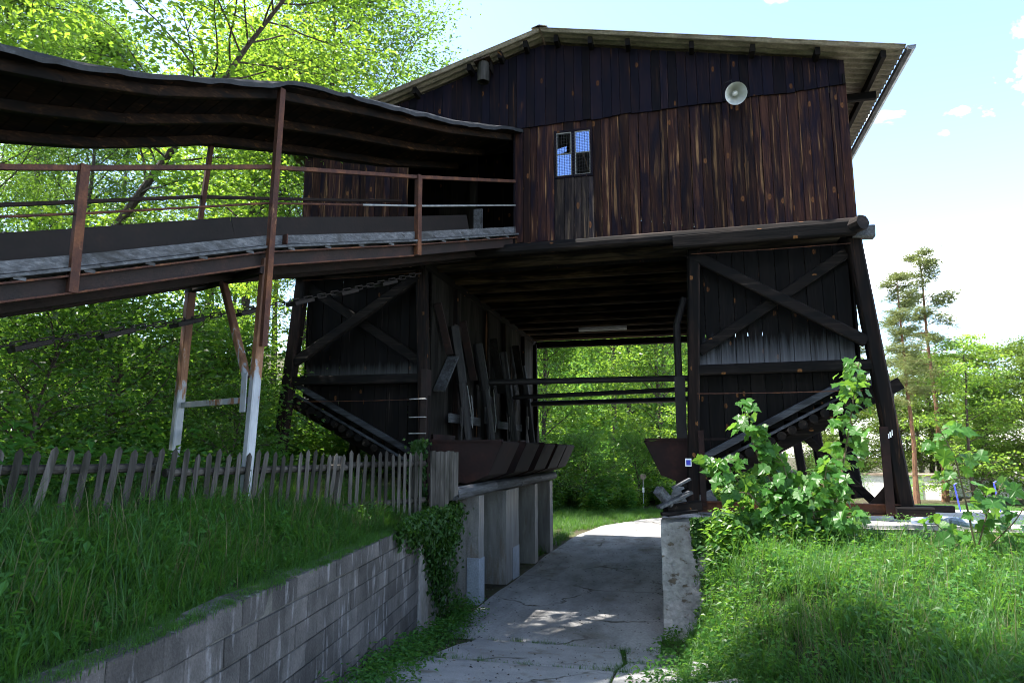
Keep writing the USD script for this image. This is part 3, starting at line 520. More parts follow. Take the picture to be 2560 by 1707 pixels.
for z in (1.04, .68, .36): obj('rung', tube([(-5.36, 12.80, z), (-5.36, 12.75, z), (-5.02, 12.75, z), (-5.02, 12.80, z)], .011, 6), GALV, TL)
obj('sole_beam', join([box(.15, 3.4, 12.86, 13.02, -1.055, -1.04), box(.15, 3.4, 12.93, 12.945, -1.04, -.88), box(.15, 3.4, 12.86, 13.02, -.88, -.865)]), RUST, TR)
obj('sole_block', beam((3.3, 12.86, -1.0), (3.86, 12.86, -1.0), .26, .20), W_bx, TR)
obj('sole_beam', beam((3.4, 14.2, -1.02), (4.6, 14.2, -1.02), .16, .12), RUSTD, TR)
obj('raking_strut', beam((2.05, 13.7, .35), (3.25, 13.5, -1.0), .18, .14), W_bx, TR)
obj('raking_strut', beam((-6.6, 15.3, .9), (-6.4, 15.3, -1.1), .2, .2), W_bz, TL)
obj('gusset', (V([[2.9, 13.08, -.95], [3.3, 13.08, -.95], [3.3, 13.08, -.5], [2.9, 13.10, -.95], [3.3, 13.10, -.95], [3.3, 13.10, -.5]]), V([[0, 1, 2], [3, 5, 4], [0, 2, 5], [0, 5, 3], [0, 3, 4], [0, 4, 1]])), RUSTD, TR)
obj('white_mark', join([box(3.285, 3.30, 12.832, 12.835, .22, .30), box(3.31, 3.335, 12.832, 12.835, .24, .33), box(3.345, 3.36, 12.832, 12.835, .27, .36)]), STICKW, TR)
# passage side: posts, leaning planks
for k, y in enumerate((14.7, 17.2, 19.0, 21.4, 23.2)): obj('wall_post', beam((-5.02, y, -.6), (-5.08, y, 3.7), .14, .14), W_bz, TL)
obj('leaning_plank', beam((-4.96, 13.35, 1.25), (-4.90, 14.05, 2.05), .05, .26, .1, ref=(1, 0, 0)), W_grey, TL)
obj('leaning_plank', beam((-5.0, 13.3, 3.1), (-4.95, 13.95, 2.1), .05, .16, .1, ref=(1, 0, 0)), RUSTD, TL)
obj('leaning_plank', beam((-4.98, 14.9, 3.0), (-4.95, 15.7, 1.7), .05, .18, .1, ref=(1, 0, 0)), RUSTD, TL)
obj('leaning_plank', beam((-4.98, 17.5, 3.0), (-4.95, 18.3, 1.6), .05, .22, .1, ref=(1, 0, 0)), W_greyz, TL)
obj('leaning_plank', beam((-4.98, 20.0, 3.2), (-4.9, 20.9, 1.4), .05, .22, .1, ref=(1, 0, 0)), W_greyz, TL)
obj('ledge_plank', beam((-4.95, 14.0, .72), (-4.95, 16.2, .72), .06, .2), W_grey, TL)
obj('ledge_plank', beam((-4.95, 18.0, .72), (-4.95, 20.6, .72), .06, .2), W_grey, TL)
for k, y in enumerate((14.2, 16.0, 18.3, 20.6)):
    q = .12 * (k % 2)
    obj('down_pipe', join([log((-4.95, y, 2.75 - q), (-4.78, y + .1, 1.5), .13, 10, k), log((-4.78, y + .1, 1.5), (-4.62, y + .15, .2), .11, 10, k, .85)]), STEELD, TL)
    obj('slide_gate', box(-4.72, -4.70, y - .16, y + .42, .55 + q, .95 + q), STEELD, TL)
obj('steel_plate', box(-5.0, -4.985, 14.35, 14.85, 2.35, 2.85), RUSTD, TL)
obj('cable', tube([(-4.85, 14.9, 1.5), (-4.8, 15.05, .9), (-4.78, 15.1, .55), (-4.8, 15.2, .9), (-4.86, 15.25, 1.3)], .012, 5), GALV, TL)
obj('cable', tube([(-4.85, 17.1, 1.6), (-4.8, 17.2, .8), (-4.8, 17.1, .5)], .012, 5), GALV, TL)
obj('drain_pipe', join([tube([(-.12, 14.1, 2.55), (-.12, 14.1, 1.2)], .075, 10), tube([(.05, 14.1, 3.1), (-.12, 14.1, 2.55)], .075, 10)]), STEELD, TR)
obj('duct', join([box(-.20, .0, 13.6, 14.4, .0, 1.45), box(-.24, .02, 13.55, 14.45, -.65, .0)]), STEELD, TR)

# ------------------------------------------------------------------ piers, caps, chutes under the left tower
for k, (y0, y1, lab) in enumerate(((13.27, 13.62, 'nearest concrete pier beside the ivy, with a white painted lower corner'), (15.4, 16.58, 'broad concrete pier, second from the camera along the track'),
                                   (18.42, 18.79, 'slim concrete pier, third from the camera along the track'), (20.5, 20.95, 'farthest concrete pier at the grass verge end of the passage'))):
    p = thing('concrete_pier', lab, 'pier', 'concrete piers under the left side of the passage')
    m = subdivided_box(-4.66, -4.05, y0, y1, -3.05, -.86, .35); obj('shaft', wobble(m, .008, 3, k), PIERC, p)
    if k == 0: obj('paint_patch', join([box(-4.28, -4.036, 13.247, 13.262, -2.95, -2.05), box(-4.042, -4.036, 13.263, 13.635, -2.95, -2.07)]), PAINT, p)
    if k == 1: obj('paint_patch', box(-4.042, -4.035, 15.95, 16.59, -2.95, -2.2), PAINT, p)
for k, (y0, y1, lab) in enumerate(((11.9, 14.35, 'longest cap log, reaching out of the ivy over the nearest pier'), (14.4, 16.6, 'cap log over the second broad pier'), (16.8, 18.9, 'cap log over the third slim pier'), (19.0, 21.25, 'cap log over the farthest pier, ending above the verge'))):
    t = thing('cap_log', lab, 'log', 'grey logs lying on the piers')
    obj('trunk', log((-4.12, y0, -.75 + .02 * (k % 2)), (-4.08, y1, -.72), .12, 10, 40 + k), W_grey, t)
    obj('bearer', box(-4.62, -4.24, y0 + .2, y1 - .1, -.855, -.64), W_by, t)
chlab = ['rusty loading chute nearest the picket fence, its red side panel towards the track', 'second rusty loading chute from the picket fence', 'third rusty loading chute along the left of the passage', 'fourth rusty loading chute along the left of the passage', 'last rusty loading chute at the far end, its lip against the bright leaves']
def chute(x_out, sign, y, w, name, lab, grp, mat, z0=0.0):
    t = thing(name, lab, 'chute', grp)
    P = [(-1.0, .35), (-1.0, -.45), (-.25, -.62), (.22, -.45), (.52, .18), (.47, .21), (.16, -.38), (-.25, -.55), (-.94, -.39), (-.94, .35)]
    q = [(x_out + sign * a, b + z0) for a, b in P]
    def sweep(q, ya, yb):
        n = len(q); v = V([(a, ya, b) for a, b in q] + [(a, yb, b) for a, b in q]); i = np.arange(n); j = (i + 1) % n
        return v, np.vstack([np.c_[i, j, j + n], np.c_[i, j + n, i + n]])
    obj('trough', sweep(q, y, y + w), mat, t)
    side = [(x_out + sign * a, b + z0) for a, b in [(-1.0, .25), (-1.0, -.45), (-.25, -.62), (.22, -.45), (.50, .17), (-.1, .22)]]
    for yy_ in (y, y + w):
        n = len(side); v = V([(a, yy_ - .006, b) for a, b in side] + [(a, yy_ + .006, b) for a, b in side]); i = np.arange(n); j = (i + 1) % n
        obj('side_plate', (v, np.vstack([np.c_[i, j, j + n], np.c_[i, j + n, i + n]] + [V([[0, k + 1, k], [n, n + k, n + k + 1]]) for k in range(1, n - 1)])), mat, t)
    obj('stiffener', join([box(*sorted((x_out - sign * 1.0, x_out + sign * .5)), y - .03, y - .007, z0 + .19, z0 + .23)]), mat, t)
    return t
for k, y in enumerate((13.0, 15.05, 17.1, 18.9, 20.4)):
    t = chute(-4.0 + .0, 1, y, 1.35, 'loading_chute', chlab[k], 'rusty chutes along the left of the passage', RUSTM)
    obj('lever', tube([(-4.55, y + .6, .1), (-4.5, y + .6, 1.3)], .018, 5), STEELD, t)
chute(-.28, -1, 13.2, 1.2, 'loading_chute', 'rusty loading chute on the right of the passage, lip tilted to the left', None, RUSTM, .02)
# poles across the passage
for y, z0, z1, r, lab in ((16.4, 1.72, 1.70, .075, 'front round pole across the passage, the topmost of three'), (19.6, 1.58, 1.72, .07, 'middle pole across the passage, rising to the right'), (22.0, 1.56, 1.62, .085, 'rearmost pole across the passage, the lowest of three')):
    t = obj('cross_pole', join([log((-5.15, y, z0), (.1, y, z1), r, 10, int(y))]), STEELD); tag(t, lab, 'pole', 'poles spanning the passage')
t = thing('tube_lamp', 'unlit white fluorescent tube lamp under the passage ceiling', 'lamp'); obj('housing', box(-3.13, -1.66, 20.7, 20.82, 3.74, 3.80), ENAMELG, t); obj('cover', prism([(-.05, -.03), (.05, -.03), (.055, .02), (-.055, .02)], (-3.13, 20.76, 3.715), (-1.66, 20.76, 3.715)), DIFF, t)

# ------------------------------------------------------------------ covered gangway with conveyor
G = thing('conveyor_gangway', 'roofed rusty conveyor gangway climbing from the left into the house', 'gangway')
GA = V([-6.22, 5.64, 0]); gd = V([.3773, .9261, 0]); gn = V([-.9261, .3773, 0])
sF = [-5, -.62, .06, 2.23, 5.13, 7.87, 9.5]; zF = [.30, 1.63, 1.86, 2.63, 3.46, 4.29, 4.78]
sR = [-5, -.86, -.28, .72, 1.43, 2.31, 3.98, 5.97, 8.05, 8.3]; zR = [3.05, 4.0, 4.13, 4.42, 4.71, 5.08, 5.53, 6.01, 6.66, 6.70]
def fz(s): return float(np.interp(s, sF, zF))
def rz(s, o=0.0): return float(np.interp(s, sR, zR)) - .145 * o
def gp(s, o, z): return GA + gd * s + gn * o + zz * z
def along(o, dz, s0, s1, w, h, zf=fz, mat=RUST, name='floor_beam', step=None, ref=(0, 0, 1), label=None, ch=.08):
    ks = [s0] + [s for s in (sF if zf is fz else sR) if s0 + .05 < s < s1 - .05] + [s1]
    return obj(name, join([beam(gp(a, o, zf(a) + dz), gp(b, o, zf(b) + dz), w, h, ch) for a, b in zip(ks[:-1], ks[1:])]), mat, G, label=label)
S0, S1 = -4.6, 7.95
along(0.0, -.012, S0, S1, .10, .022, name='channel_flange'); along(0.03, -.105, S0, S1, .012, .165, mat=RUSTD, name='channel_web'); along(0.0, -.20, S0, 5.0, .10, .022, name='channel_flange')
along(1.8, -.10, S0, S1, .08, .2, mat=RUSTD); along(.62, -.19, S0, S1, .09, .16, mat=RUSTD); along(1.25, -.19, S0, S1, .09, .16, mat=RUSTD)
along(.03, .055, S0, S1, .20, .035, mat=W_grey, name='walk_plank'); along(.02, .155, S0, S1, .035, .125, mat=W_grey, name='kick_board')
along(.26, .055, S0, S1, .20, .035, mat=W_grey, name='walk_plank'); along(.48, .055, S0, S1, .20, .035, mat=W_grey, name='walk_plank')
for s in np.arange(S0 + .4, S1 - .2, .62): obj('sleeper', beam(gp(s, -.055, fz(s) + .018), gp(s, 1.82, fz(s) + .018), .11, .035), W_grey, G)
along(.72, .34, S0, 7.3, .02, .56, mat=TROUGH, name='trough_side'); along(1.55, .42, S0, 7.3, .02, .62, mat=TROUGH, name='trough_side'); along(1.13, .14, S0, 7.3, .82, .02, mat=TROUGH, name='trough_floor')
obj('trough_end', box(*(lambda p: (p[0] - .02, p[0] + .16, p[1] - .03, p[1] + .03, p[2] + .15, p[2] + .72))(gp(7.38, .62, fz(7.38)))), W_grey, G)
obj('bracket_plate', beam(gp(2.52, -.03, fz(2.52) + .08), gp(2.52, -.03, fz(2.52) + .22), .14, .02, ref=tuple(gd)), RUST, G)
along(0, 1.19, S0, 7.9, .05, .06, name='top_rail'); along(0, .675, S0, 3.9, .028, .028, name='mid_rail', ch=.3); along(0, .675, 3.9, 7.92, .03, .03, mat=GALV, name='mid_rail', label='galvanised part of the middle rail', ch=.3)
along(1.85, 1.19, S0, 6.5, .05, .05, mat=RUSTD, name='top_rail')
for s in (-2.6, 0.0, 5.1): obj('rail_post', prism([(-.045, -.045), (.045, -.045), (.045, -.035), (-.035, -.035), (-.035, .045), (-.045, .045)], gp(s, -.03, fz(s) - .20), gp(s, -.01, fz(s) + 1.22), ref=tuple(gd)), RUST, G)
# roof: felt over cross boards over three purlins
for o in (.12, .92, 1.68):
    along(o, -.115, S0, 8.0, .11, .13, zf=lambda s, o=o: rz(s, o), mat=W_brown, name='roof_purlin')
s = S0; g = np.random.default_rng(8)
while s < 8.0:
    w = g.uniform(.16, .24); a, b = s + .004, s + w
    v = V([gp(a, -.06 - g.uniform(0, .03), rz(a, 0) - .05), gp(b, -.06, rz(b, 0) - .05), gp(b, 1.86 + g.uniform(0, .08), rz(b, 1.86) - .05), gp(a, 1.86, rz(a, 1.86) - .05)])
    obj('roof_board', (np.vstack([v, v + zz * .024]), BOXF), W_brown, G); s += w
ss = np.arange(S0, 8.25, .12); prof = [(-.13, -.085), (-.135, -.03), (-.10, .004), (.5, .0), (1.0, .004), (1.6, .0), (1.95, .006), (2.0, -.05)]
FX = V([[gp(s, o, rz(s, o) + dz - .012 + .02 * (meshkit.noise(V([s * 2.3, o, 0]), 4) - .5) + ((.05 * (meshkit.noise(V([s * 1.6, 3, 0]), 5) - .5) + .045 * (meshkit.noise(V([s * 5.5, 7, 0]), 8) - .5)) if o < -.12 else 0)) + gn * (.05 * (meshkit.noise(V([s * 1.1, 9, 0]), 6) - .5) if o < 0 else 0) for o, dz in prof] for s in ss])
a = grid(FX[..., 0], FX[..., 1], FX[..., 2]); b = (a[0] - V([0, 0, .008]), a[1][:, ::-1])
obj('felt_cover', join([(a[0], a[1][:, ::-1]), (b[0], b[1][:, ::-1])]), FELT, G)
# trestle
def zl(x, y): return float(left_z(V([x]), V([y]))[0]) - .15
def gpost(s, o, z0, z1, w, mat, name, dx=0): return obj(name, beam(gp(s - dx, o, z0), gp(s, o, z1), w, w, .12, ref=tuple(gd)), mat, G)
gpost(2.28, .0, -1.3, fz(2.25) - .10, .115, LEGP, 'trestle_leg', .13); gpost(2.24, 1.8, -1.3, fz(2.25) - .10, .12, LEGP, 'trestle_leg', .1)
obj('roof_post', prism([(-.04, -.04), (.04, -.04), (.04, -.028), (-.028, -.028), (-.028, .04), (-.04, .04)], gp(2.25, -.09, 1.35), gp(2.33, -.05, rz(2.33) - .1), ref=tuple(gd)), RUST, G)
obj('roof_post', beam(gp(2.25, 1.85, fz(2.2) - .2), gp(2.4, 1.83, rz(2.4, 1.8) - .1), .07, .07, ref=tuple(gd)), RUST, G)
obj('trestle_brace', beam(gp(2.2, .88, fz(2.2) - .28), gp(2.16, .10, .95), .09, .09), LEGP, G)
obj('trestle_tie', beam(gp(2.2, .06, .66), gp(2.2, 1.75, .66), .03, .08), LEGP, G)
obj('trestle_gusset', beam(gp(2.12, .085, .5), gp(2.12, .085, 1.0), .012, .12, ref=tuple(gn)), LEGP, G)
obj('trestle_beam', beam(gp(2.22, -.05, fz(2.22) - .26), gp(2.22, 1.85, fz(2.22) - .26), .1, .1), RUSTD, G)
for s in (6.2,): pass
# conveyor chain hanging under the gangway
C = thing('scraper_chain', 'dark scraper chain slung under the conveyor gangway', 'chain')
c0, c1 = gp(-2.2, .9, 0.62), gp(6.1, .9, 3.30); n = 66
d, a_, b_ = frame_of(c1 - c0); L = np.linalg.norm(c1 - c0)
for k in range(n):
    t = (k + .5) / n; c = c0 + (c1 - c0) * t - zz * (.16 * 4 * t * (1 - t)); u, w = (a_, b_) if k % 2 else (b_, a_)
    h, q, r = L / n * .66, .030, .012
    h *= .92; obj('link', join([beam(c - d * h + u * q, c + d * h + u * q, .018, .018), beam(c - d * h - u * q, c + d * h - u * q, .018, .018), beam(c - d * h - u * q, c - d * h + u * q, .018, .018, ref=tuple(d)), beam(c + d * h - u * q, c + d * h + u * q, .018, .018, ref=tuple(d))]), CHAINM, C)
    if k % 7 == 3: obj('scraper', beam(c - d * .20 - zz * .05, c + d * .16 - zz * .03, .24, .06, .1), CHAINM, C)
t = thing('chain_wheel', 'rusty chain wheels under the floor where the gangway meets the house', 'wheel')
for (x, y) in ((-5.95, 12.3), (-5.55, 12.5)):
    m = trimesh.creation.cylinder(.15, .05, sections=20); m.apply_transform(trimesh.transformations.rotation_matrix(PI / 2, [0, 1, 0])); m.apply_translation([x, y, 3.84]); obj('wheel', (m.vertices, m.faces), RUST, t)
obj('axle', tube([(-6.1, 12.3, 3.84), (-5.4, 12.5, 3.84)], .03, 6), RUSTD, t)

# ------------------------------------------------------------------ small things on the building
L_ = thing('flood_lamp', 'round white enamelled flood lamp high on the board front', 'lamp')
prof = V([(.0, -.20), (.05, -.20), (.075, -.17), (.09, -.08), (.15, .0), (.195, .10), (.205, .115), (.190, .105), (.14, .01), (.08, -.06), (.0, -.08)])
m = trimesh.creation.revolve(prof, sections=32)
dirv = V([.12, -.80, -.45]); d, a_, b_ = frame_of(dirv); R = np.eye(4); R[:3, 0], R[:3, 1], R[:3, 2], R[:3, 3] = a_, b_, d, (1.13, 12.72, 6.71)
m.apply_transform(R); obj('reflector', (m.vertices, m.faces), ENAMEL, L_, smooth=40)
m = trimesh.creation.icosphere(2, .055); m.apply_translation(V([1.13, 12.72, 6.71]) - d * .01); obj('bulb', (m.vertices, m.faces), DIFF, L_, smooth=True)
obj('cap', log((1.11, 12.84, 6.80), (1.12, 12.80, 6.95), .055, 10, 3, .6), ENAMELG, L_)
obj('bracket', tube([(1.12, 12.80, 6.94), (1.08, 12.78, 7.02), (.98, 12.82, 7.0), (.94, 12.93, 6.93)], .010, 5), STEELD, L_)
N = thing('nesting_box', 'hollow log nesting box hanging under the left rake of the roof', 'nesting box')
m = trimesh.creation.annulus(.085, .125, .42, sections=16); m.apply_translation([-3.86, 12.72, 7.86]); obj('log_body', wobble((m.vertices, m.faces), .008, 9), W_fence, N)
obj('bottom', box(-3.93, -3.79, 12.65, 12.79, 7.70, 7.72), W_black, N)
obj('lid', beam((-4.02, 12.70, 8.05), (-3.68, 12.70, 8.13), .30, .03), W_brown, N)
obj('hanger', box(-3.72, -3.69, 12.7, 12.9, 7.9, 8.1), W_brown, N)
t = thing('sticker', 'small blue square sticker with white border on the right inner post', 'sticker'); obj('sheet', box(-.055, .055, 12.880, 12.884, -.26, -.12), STICKW, t); obj('print', box(-.038, .042, 12.876, 12.8795, -.24, -.145), STICKB, t)

# ------------------------------------------------------------------ timber rubble on the right wall head
for k, (p0, p1, w, h, lab, mt) in enumerate((((-.50, 11.75, -.62), (-.32, 11.95, -.86), .16, .14, 'short grey beam stump leaning at the passage edge of the white wall', W_grey), ((-.50, 11.72, -.90), (.02, 11.9, -.66), .22, .05, 'broad grey plank lying askew on the head of the white wall', W_grey),
                                     ((-.46, 11.70, -1.0), (.10, 11.82, -.95), .2, .05, 'lowest cracked plank on the head of the white wall', W_bx), ((-.28, 11.78, -.60), (.02, 11.85, -.44), .1, .04, 'thin pale plank under the right loading chute', W_grey), ((-.40, 12.0, -.98), (.15, 12.3, -.90), .2, .18, 'dark rotten beam behind the planks on the white wall', W_by))):
    tag(obj('timber_piece', wobble(beam(p0, p1, w, h), .008, 8, k), mt), lab, 'plank', 'broken timber on the right wall')

# ------------------------------------------------------------------ picket fence
F = thing('picket_fence', 'leaning grey wooden picket fence along the top of the left bank', 'fence')
fp = V([(-7.1, 2.9), (-6.2, 4.9), (-5.6, 6.3), (-4.93, 9.4), (-4.36, 11.25)]); seg = np.linalg.norm(np.diff(fp, axis=0), axis=1); cum = np.r_[0, np.cumsum(seg)]
def fpt(s): return V([np.interp(s, cum, fp[:, 0]), np.interp(s, cum, fp[:, 1]), 0])
g = np.random.default_rng(17); s = .1
def picket(p, dirv, top, lean, r, zb):
    b = p + zz * zb - dirv * lean * (top - zb); t = p + zz * top
    n = 7; ang = np.linspace(0, PI, n); prof = [(math.cos(a) * r, math.sin(a) * r * .75) for a in ang]
    ref = np.cross(dirv, zz)
    m1 = prism(prof, b, t - (t - b) / np.linalg.norm(t - b) * .045, ref=tuple(-ref)); m2 = prism(prof, t - (t - b) / np.linalg.norm(t - b) * .046, t, ref=tuple(-ref), s1=.12)
    return join([m1, m2])
while s < cum[-1] - .05:
    p = fpt(s); dv = fpt(s + .1) - fpt(s - .1); dv /= np.linalg.norm(dv)
    top = .05 - .045 * np.clip((s - cum[1]) / 3, 0, 1) + g.uniform(-.05, .035)
    obj('picket', picket(p, dv, top, (.11 if s < cum[3] else .0) + g.normal(0, .03), g.uniform(.031, .040), zl(p[0], p[1]) + .05), W_fence, F); s += .150 + g.uniform(-.012, .012)
back = V([-.95, .25, 0])
for a, b, dz in ((0, cum[2] + .12, 0), (cum[2] + .2, cum[3] + .1, -.06), (cum[3] + .05, cum[4], -.03)):
    for zr in (-.17, -.78):
        pts = [fpt(q) + back * .075 + zz * (zr + dz) for q in np.linspace(a, b, 5)]; obj('rail', tube(pts, .048, 8), W_fencex, F)
for q in (.2, cum[2] + .12, cum[3] - .05, cum[4] - .15):
    p = fpt(q) + back * .17; obj('post', log(p + zz * -1.4, p + zz * -.06, .075, 10, int(q * 10)), W_fence, F)
e0 = fpt(cum[4]); dv = V([.80, .60, 0])
for k in range(6):
    p = e0 + dv * (.05 + k * .083) + V([.03, 0, 0]); z0 = -1.12 + .07 * k
    v = np.vstack([(p + dv * q + zz * z) for q, z in ((-.036, z0), (.036, z0 + .03), (.039, .02 - .012 * (k % 3)), (-.035, .01 - .02 * (k % 2)))])
    obj('panel_board', (np.vstack([v + V([.02, 0, 0]), v - V([.005, 0, 0])]), V([[0, 1, 2], [0, 2, 3], [4, 6, 5], [4, 7, 6], [0, 4, 5], [0, 5, 1], [1, 5, 6], [1, 6, 2], [2, 6, 7], [2, 7, 3], [3, 7, 4], [3, 4, 0]])), W_fence, F, label='wide board of the closed end panel' if k == 0 else None)

# ------------------------------------------------------------------ foliage builders
def leaves(P, A, N, ln, wd, fold=.25, droop=.15):
    """P: base points, A: leaf axes, N: leaf normals (n,3); each leaf two triangles folded along its axis."""
    n = len(P); S = np.cross(A, N); S /= np.linalg.norm(S, axis=1)[:, None] + 1e-9
    ln = np.broadcast_to(ln, n)[:, None]; wd = np.broadcast_to(wd, n)[:, None]
    mid = P + A * ln * .45; e = N * wd * fold
    v = np.stack([P, mid + S * wd * .5 + e, P + A * ln - N * ln * droop, mid - S * wd * .5 + e], 1).reshape(-1, 3)
    i = np.arange(n)[:, None] * 4
    return v, np.vstack([i + V([[0, 1, 2]]), i + V([[0, 2, 3]])])
def unit(a): return a / (np.linalg.norm(a, axis=-1, keepdims=True) + 1e-9)
def curve(p, d, L, n, g, bend=.25, grav=0.0):
    pts = [p]; d = V(d, float)
    for _ in range(n):
        d = d + g.normal(0, bend, 3) / n ** .5 + V([0, 0, grav]); d /= np.linalg.norm(d); pts.append(pts[-1] + d * L / n)
    return V(pts)
def tree(seed, h, base, R, nleaf, lsize, prof, r0=.16, limbs=26, rise=.5, flat=.13, lean=(0, 0), spread=.40, subs=6, tilt=.5, lw=.6, grav=-.03, wood_sides=5, fork=1):
    g = np.random.default_rng(seed); W = []; C = []
    k = 9; z = np.linspace(0, h * .96, k); tr = np.c_[lean[0] * (z / h) ** 1.2 + np.cumsum(g.normal(0, .10, k)) * .6, lean[1] * (z / h) ** 1.2 + np.cumsum(g.normal(0, .10, k)) * .6, z]; tr[0, :2] = 0
    W.append(tube(tr, r0 * (1 - .85 * z / h) * np.where(z == 0, 1.35, 1), 8))
    for i in range(limbs):
        t = base + (1 - base) * ((i + g.uniform(.1, .9)) / limbs) ** .9; zi = t * h * .95; p = V([np.interp(zi, z, tr[:, q]) for q in range(3)])
        az = i * 2.4 + g.normal(0, .5); L = R * prof((t - base) / (1 - base)) * g.uniform(.7, 1.15); el = rise * (1 + t * .8) + g.normal(0, .12)
        d = V([math.cos(az) * math.cos(el), math.sin(az) * math.cos(el), math.sin(el)])
        c = curve(p, d, L, 6, g, .25, grav); rr = max(r0 * .32 * (1 - t * .6), .02)
        W.append(tube(c, np.linspace(rr, .008, 7), wood_sides))
        for s_ in range(subs):
            q = .25 + .75 * (s_ + g.uniform(0, 1)) / subs; b = V([np.interp(q * 6, range(7), c[:, x]) for x in range(3)]); ax = c[min(int(q * 6) + 1, 6)] - c[min(int(q * 6), 5)]
            ax = unit(ax); side = unit(np.cross(ax, [0, 0, 1.0])) * (1 if s_ % 2 else -1); dd = unit(ax * .7 + side * g.uniform(.4, 1) + V([0, 0, g.normal(.05, .2)]))
            l2 = L * (.45 - .2 * q) * g.uniform(.7, 1.2) + .25; c2 = curve(b, dd, l2, 4, g, .3, grav * 1.5)
            W.append(tube(c2, np.linspace(rr * .4, .005, 5), 3)); C += [(c2[j] * (1 - u) + c2[j + 1] * u, unit(c2[j + 1] - c2[j])) for j in range(1, 4) for u in (g.uniform(0, .5), g.uniform(.5, 1))]
        C += [(c[j], unit(c[j] - c[j - 1])) for j in range(2, 7)]
    cc = V([x[0] for x in C]); ca = V([x[1] for x in C]); idx = g.integers(0, len(cc), nleaf)
    P = cc[idx] + g.normal(0, 1, (nleaf, 3)) * V([spread, spread, flat]); 
    A = unit(ca[idx] * .6 + g.normal(0, .7, (nleaf, 3)) * V([1, 1, .35]) + V([0, 0, -.15])); Nn = unit(g.normal(0, tilt, (nleaf, 3)) + V([0, 0, 1.0]))
    sz = lsize * g.uniform(.6, 1.25, nleaf)
    return join(W), leaves(P, A, Nn, sz, sz * lw)
kinds = stage.CreateClassPrim('/World/kinds')
KIND = {}
def kind(name, meshes):
    x = UsdGeom.Xform.Define(stage, '/World/kinds/' + name)
    for n_, m_, mt in meshes: usdkit.mesh(stage, f'/World/kinds/{name}/{n_}', m_, mt)
    KIND[name] = x.GetPath()
def place(name, kd, loc, rz_, sc, label, cat, group=None, tilt=(0, 0)):
    x = UsdGeom.Xform.Define(stage, numbered('/World/' + name)); x.AddTranslateOp().Set(Gf.Vec3d(*map(float, loc))); x.AddRotateXYZOp().Set(Gf.Vec3f(tilt[0], tilt[1], rz_))
    sc = (sc, sc, sc) if np.isscalar(sc) else sc; x.AddScaleOp().Set(Gf.Vec3f(*sc))
    p = x.GetPrim(); p.GetReferences().AddInternalReference(KIND[kd]); p.SetInstanceable(True)
    return tag(p, label, cat, group)
rnd = lambda t: (1 - (2 * t - .85) ** 2 * .55) * (1 - .75 * max(0, t - .75) / .25)
low = lambda t: (1 - .55 * t) * (1 - .6 * max(0, t - .8) / .2)
cone = lambda t: max(.06, 1 - t)
def beech(seed, **k):
    w, l = tree(seed, **k); return [('trunk', w, BARK), ('crown', l, L_beech)]
kind('beech_a', beech(1, h=15, base=.44, R=4.4, nleaf=14000, lsize=.16, prof=rnd, r0=.20, limbs=32, rise=.35, flat=.08, spread=.42))
kind('beech_b', beech(2, h=15.5, base=.46, R=4.2, nleaf=13000, lsize=.16, prof=rnd, r0=.15, limbs=36, rise=.4, flat=.12, spread=.45, lean=(3.6, .8)))
kind('beech_c', beech(3, h=9, base=.05, R=3.4, nleaf=6500, lsize=.17, prof=low, r0=.11, limbs=34, rise=.2, flat=.05, spread=.40, tilt=.33))
w, l = tree(4, h=17, base=.3, R=4.6, nleaf=36000, lsize=.115, prof=rnd, r0=.14, limbs=32, rise=.6, flat=.22, spread=.42, tilt=.8); kind('ash_a', [('trunk', w, BARK), ('crown', l, L_ash)])
w, l = tree(5, h=13, base=.05, R=4.2, nleaf=20000, lsize=.21, prof=rnd, r0=.16, limbs=36, rise=.65, flat=.26, spread=.46, tilt=.8); kind('maple_a', [('trunk', w, BARK), ('crown', l, L_far)])
w, l = tree(6, h=3.2, base=.03, R=2.1, nleaf=6500, lsize=.11, prof=low, r0=.05, limbs=22, rise=.5, flat=.16, spread=.30, tilt=.7); kind('shrub', [('stems', w, BARK), ('foliage', l, L_dark)])
w, l = tree(7, h=10, base=.34, R=4.8, nleaf=8000, lsize=.17, prof=lambda t: 1 - .6 * t, r0=.20, limbs=22, rise=.35, flat=.10, spread=.5, tilt=.6, lw=.35, subs=7); kind('locust', [('trunk', w, TWIG), ('crown', l, L_locust)])
w, l = tree(8, h=9, base=.08, R=3.4, nleaf=13000, lsize=.19, prof=low, r0=.2, limbs=30, rise=.3, flat=.14, spread=.42, tilt=.7, lw=.5); kind('hazel', [('trunk', w, BARK), ('crown', l, L_locust)])
w, l = tree(9, h=16.5, base=.42, R=2.3, nleaf=11500, lsize=.29, prof=lambda t: (1 - .70 * t) * (.55 + .45 * (math.sin(t * 31) > -.2)), r0=.17, limbs=24, rise=.08, flat=.12, spread=.26, subs=4, tilt=1.2, lw=.16, grav=.02); kind('pine', [('trunk', w, BARKP), ('crown', l, L_pine)])
w, l = tree(10, h=13, base=.04, R=2.9, nleaf=20000, lsize=.24, prof=cone, r0=.18, limbs=60, rise=-.12, flat=.10, spread=.26, tilt=1.0, lw=.2); kind('spruce', [('trunk', w, BARK), ('crown', l, L_spruce)])

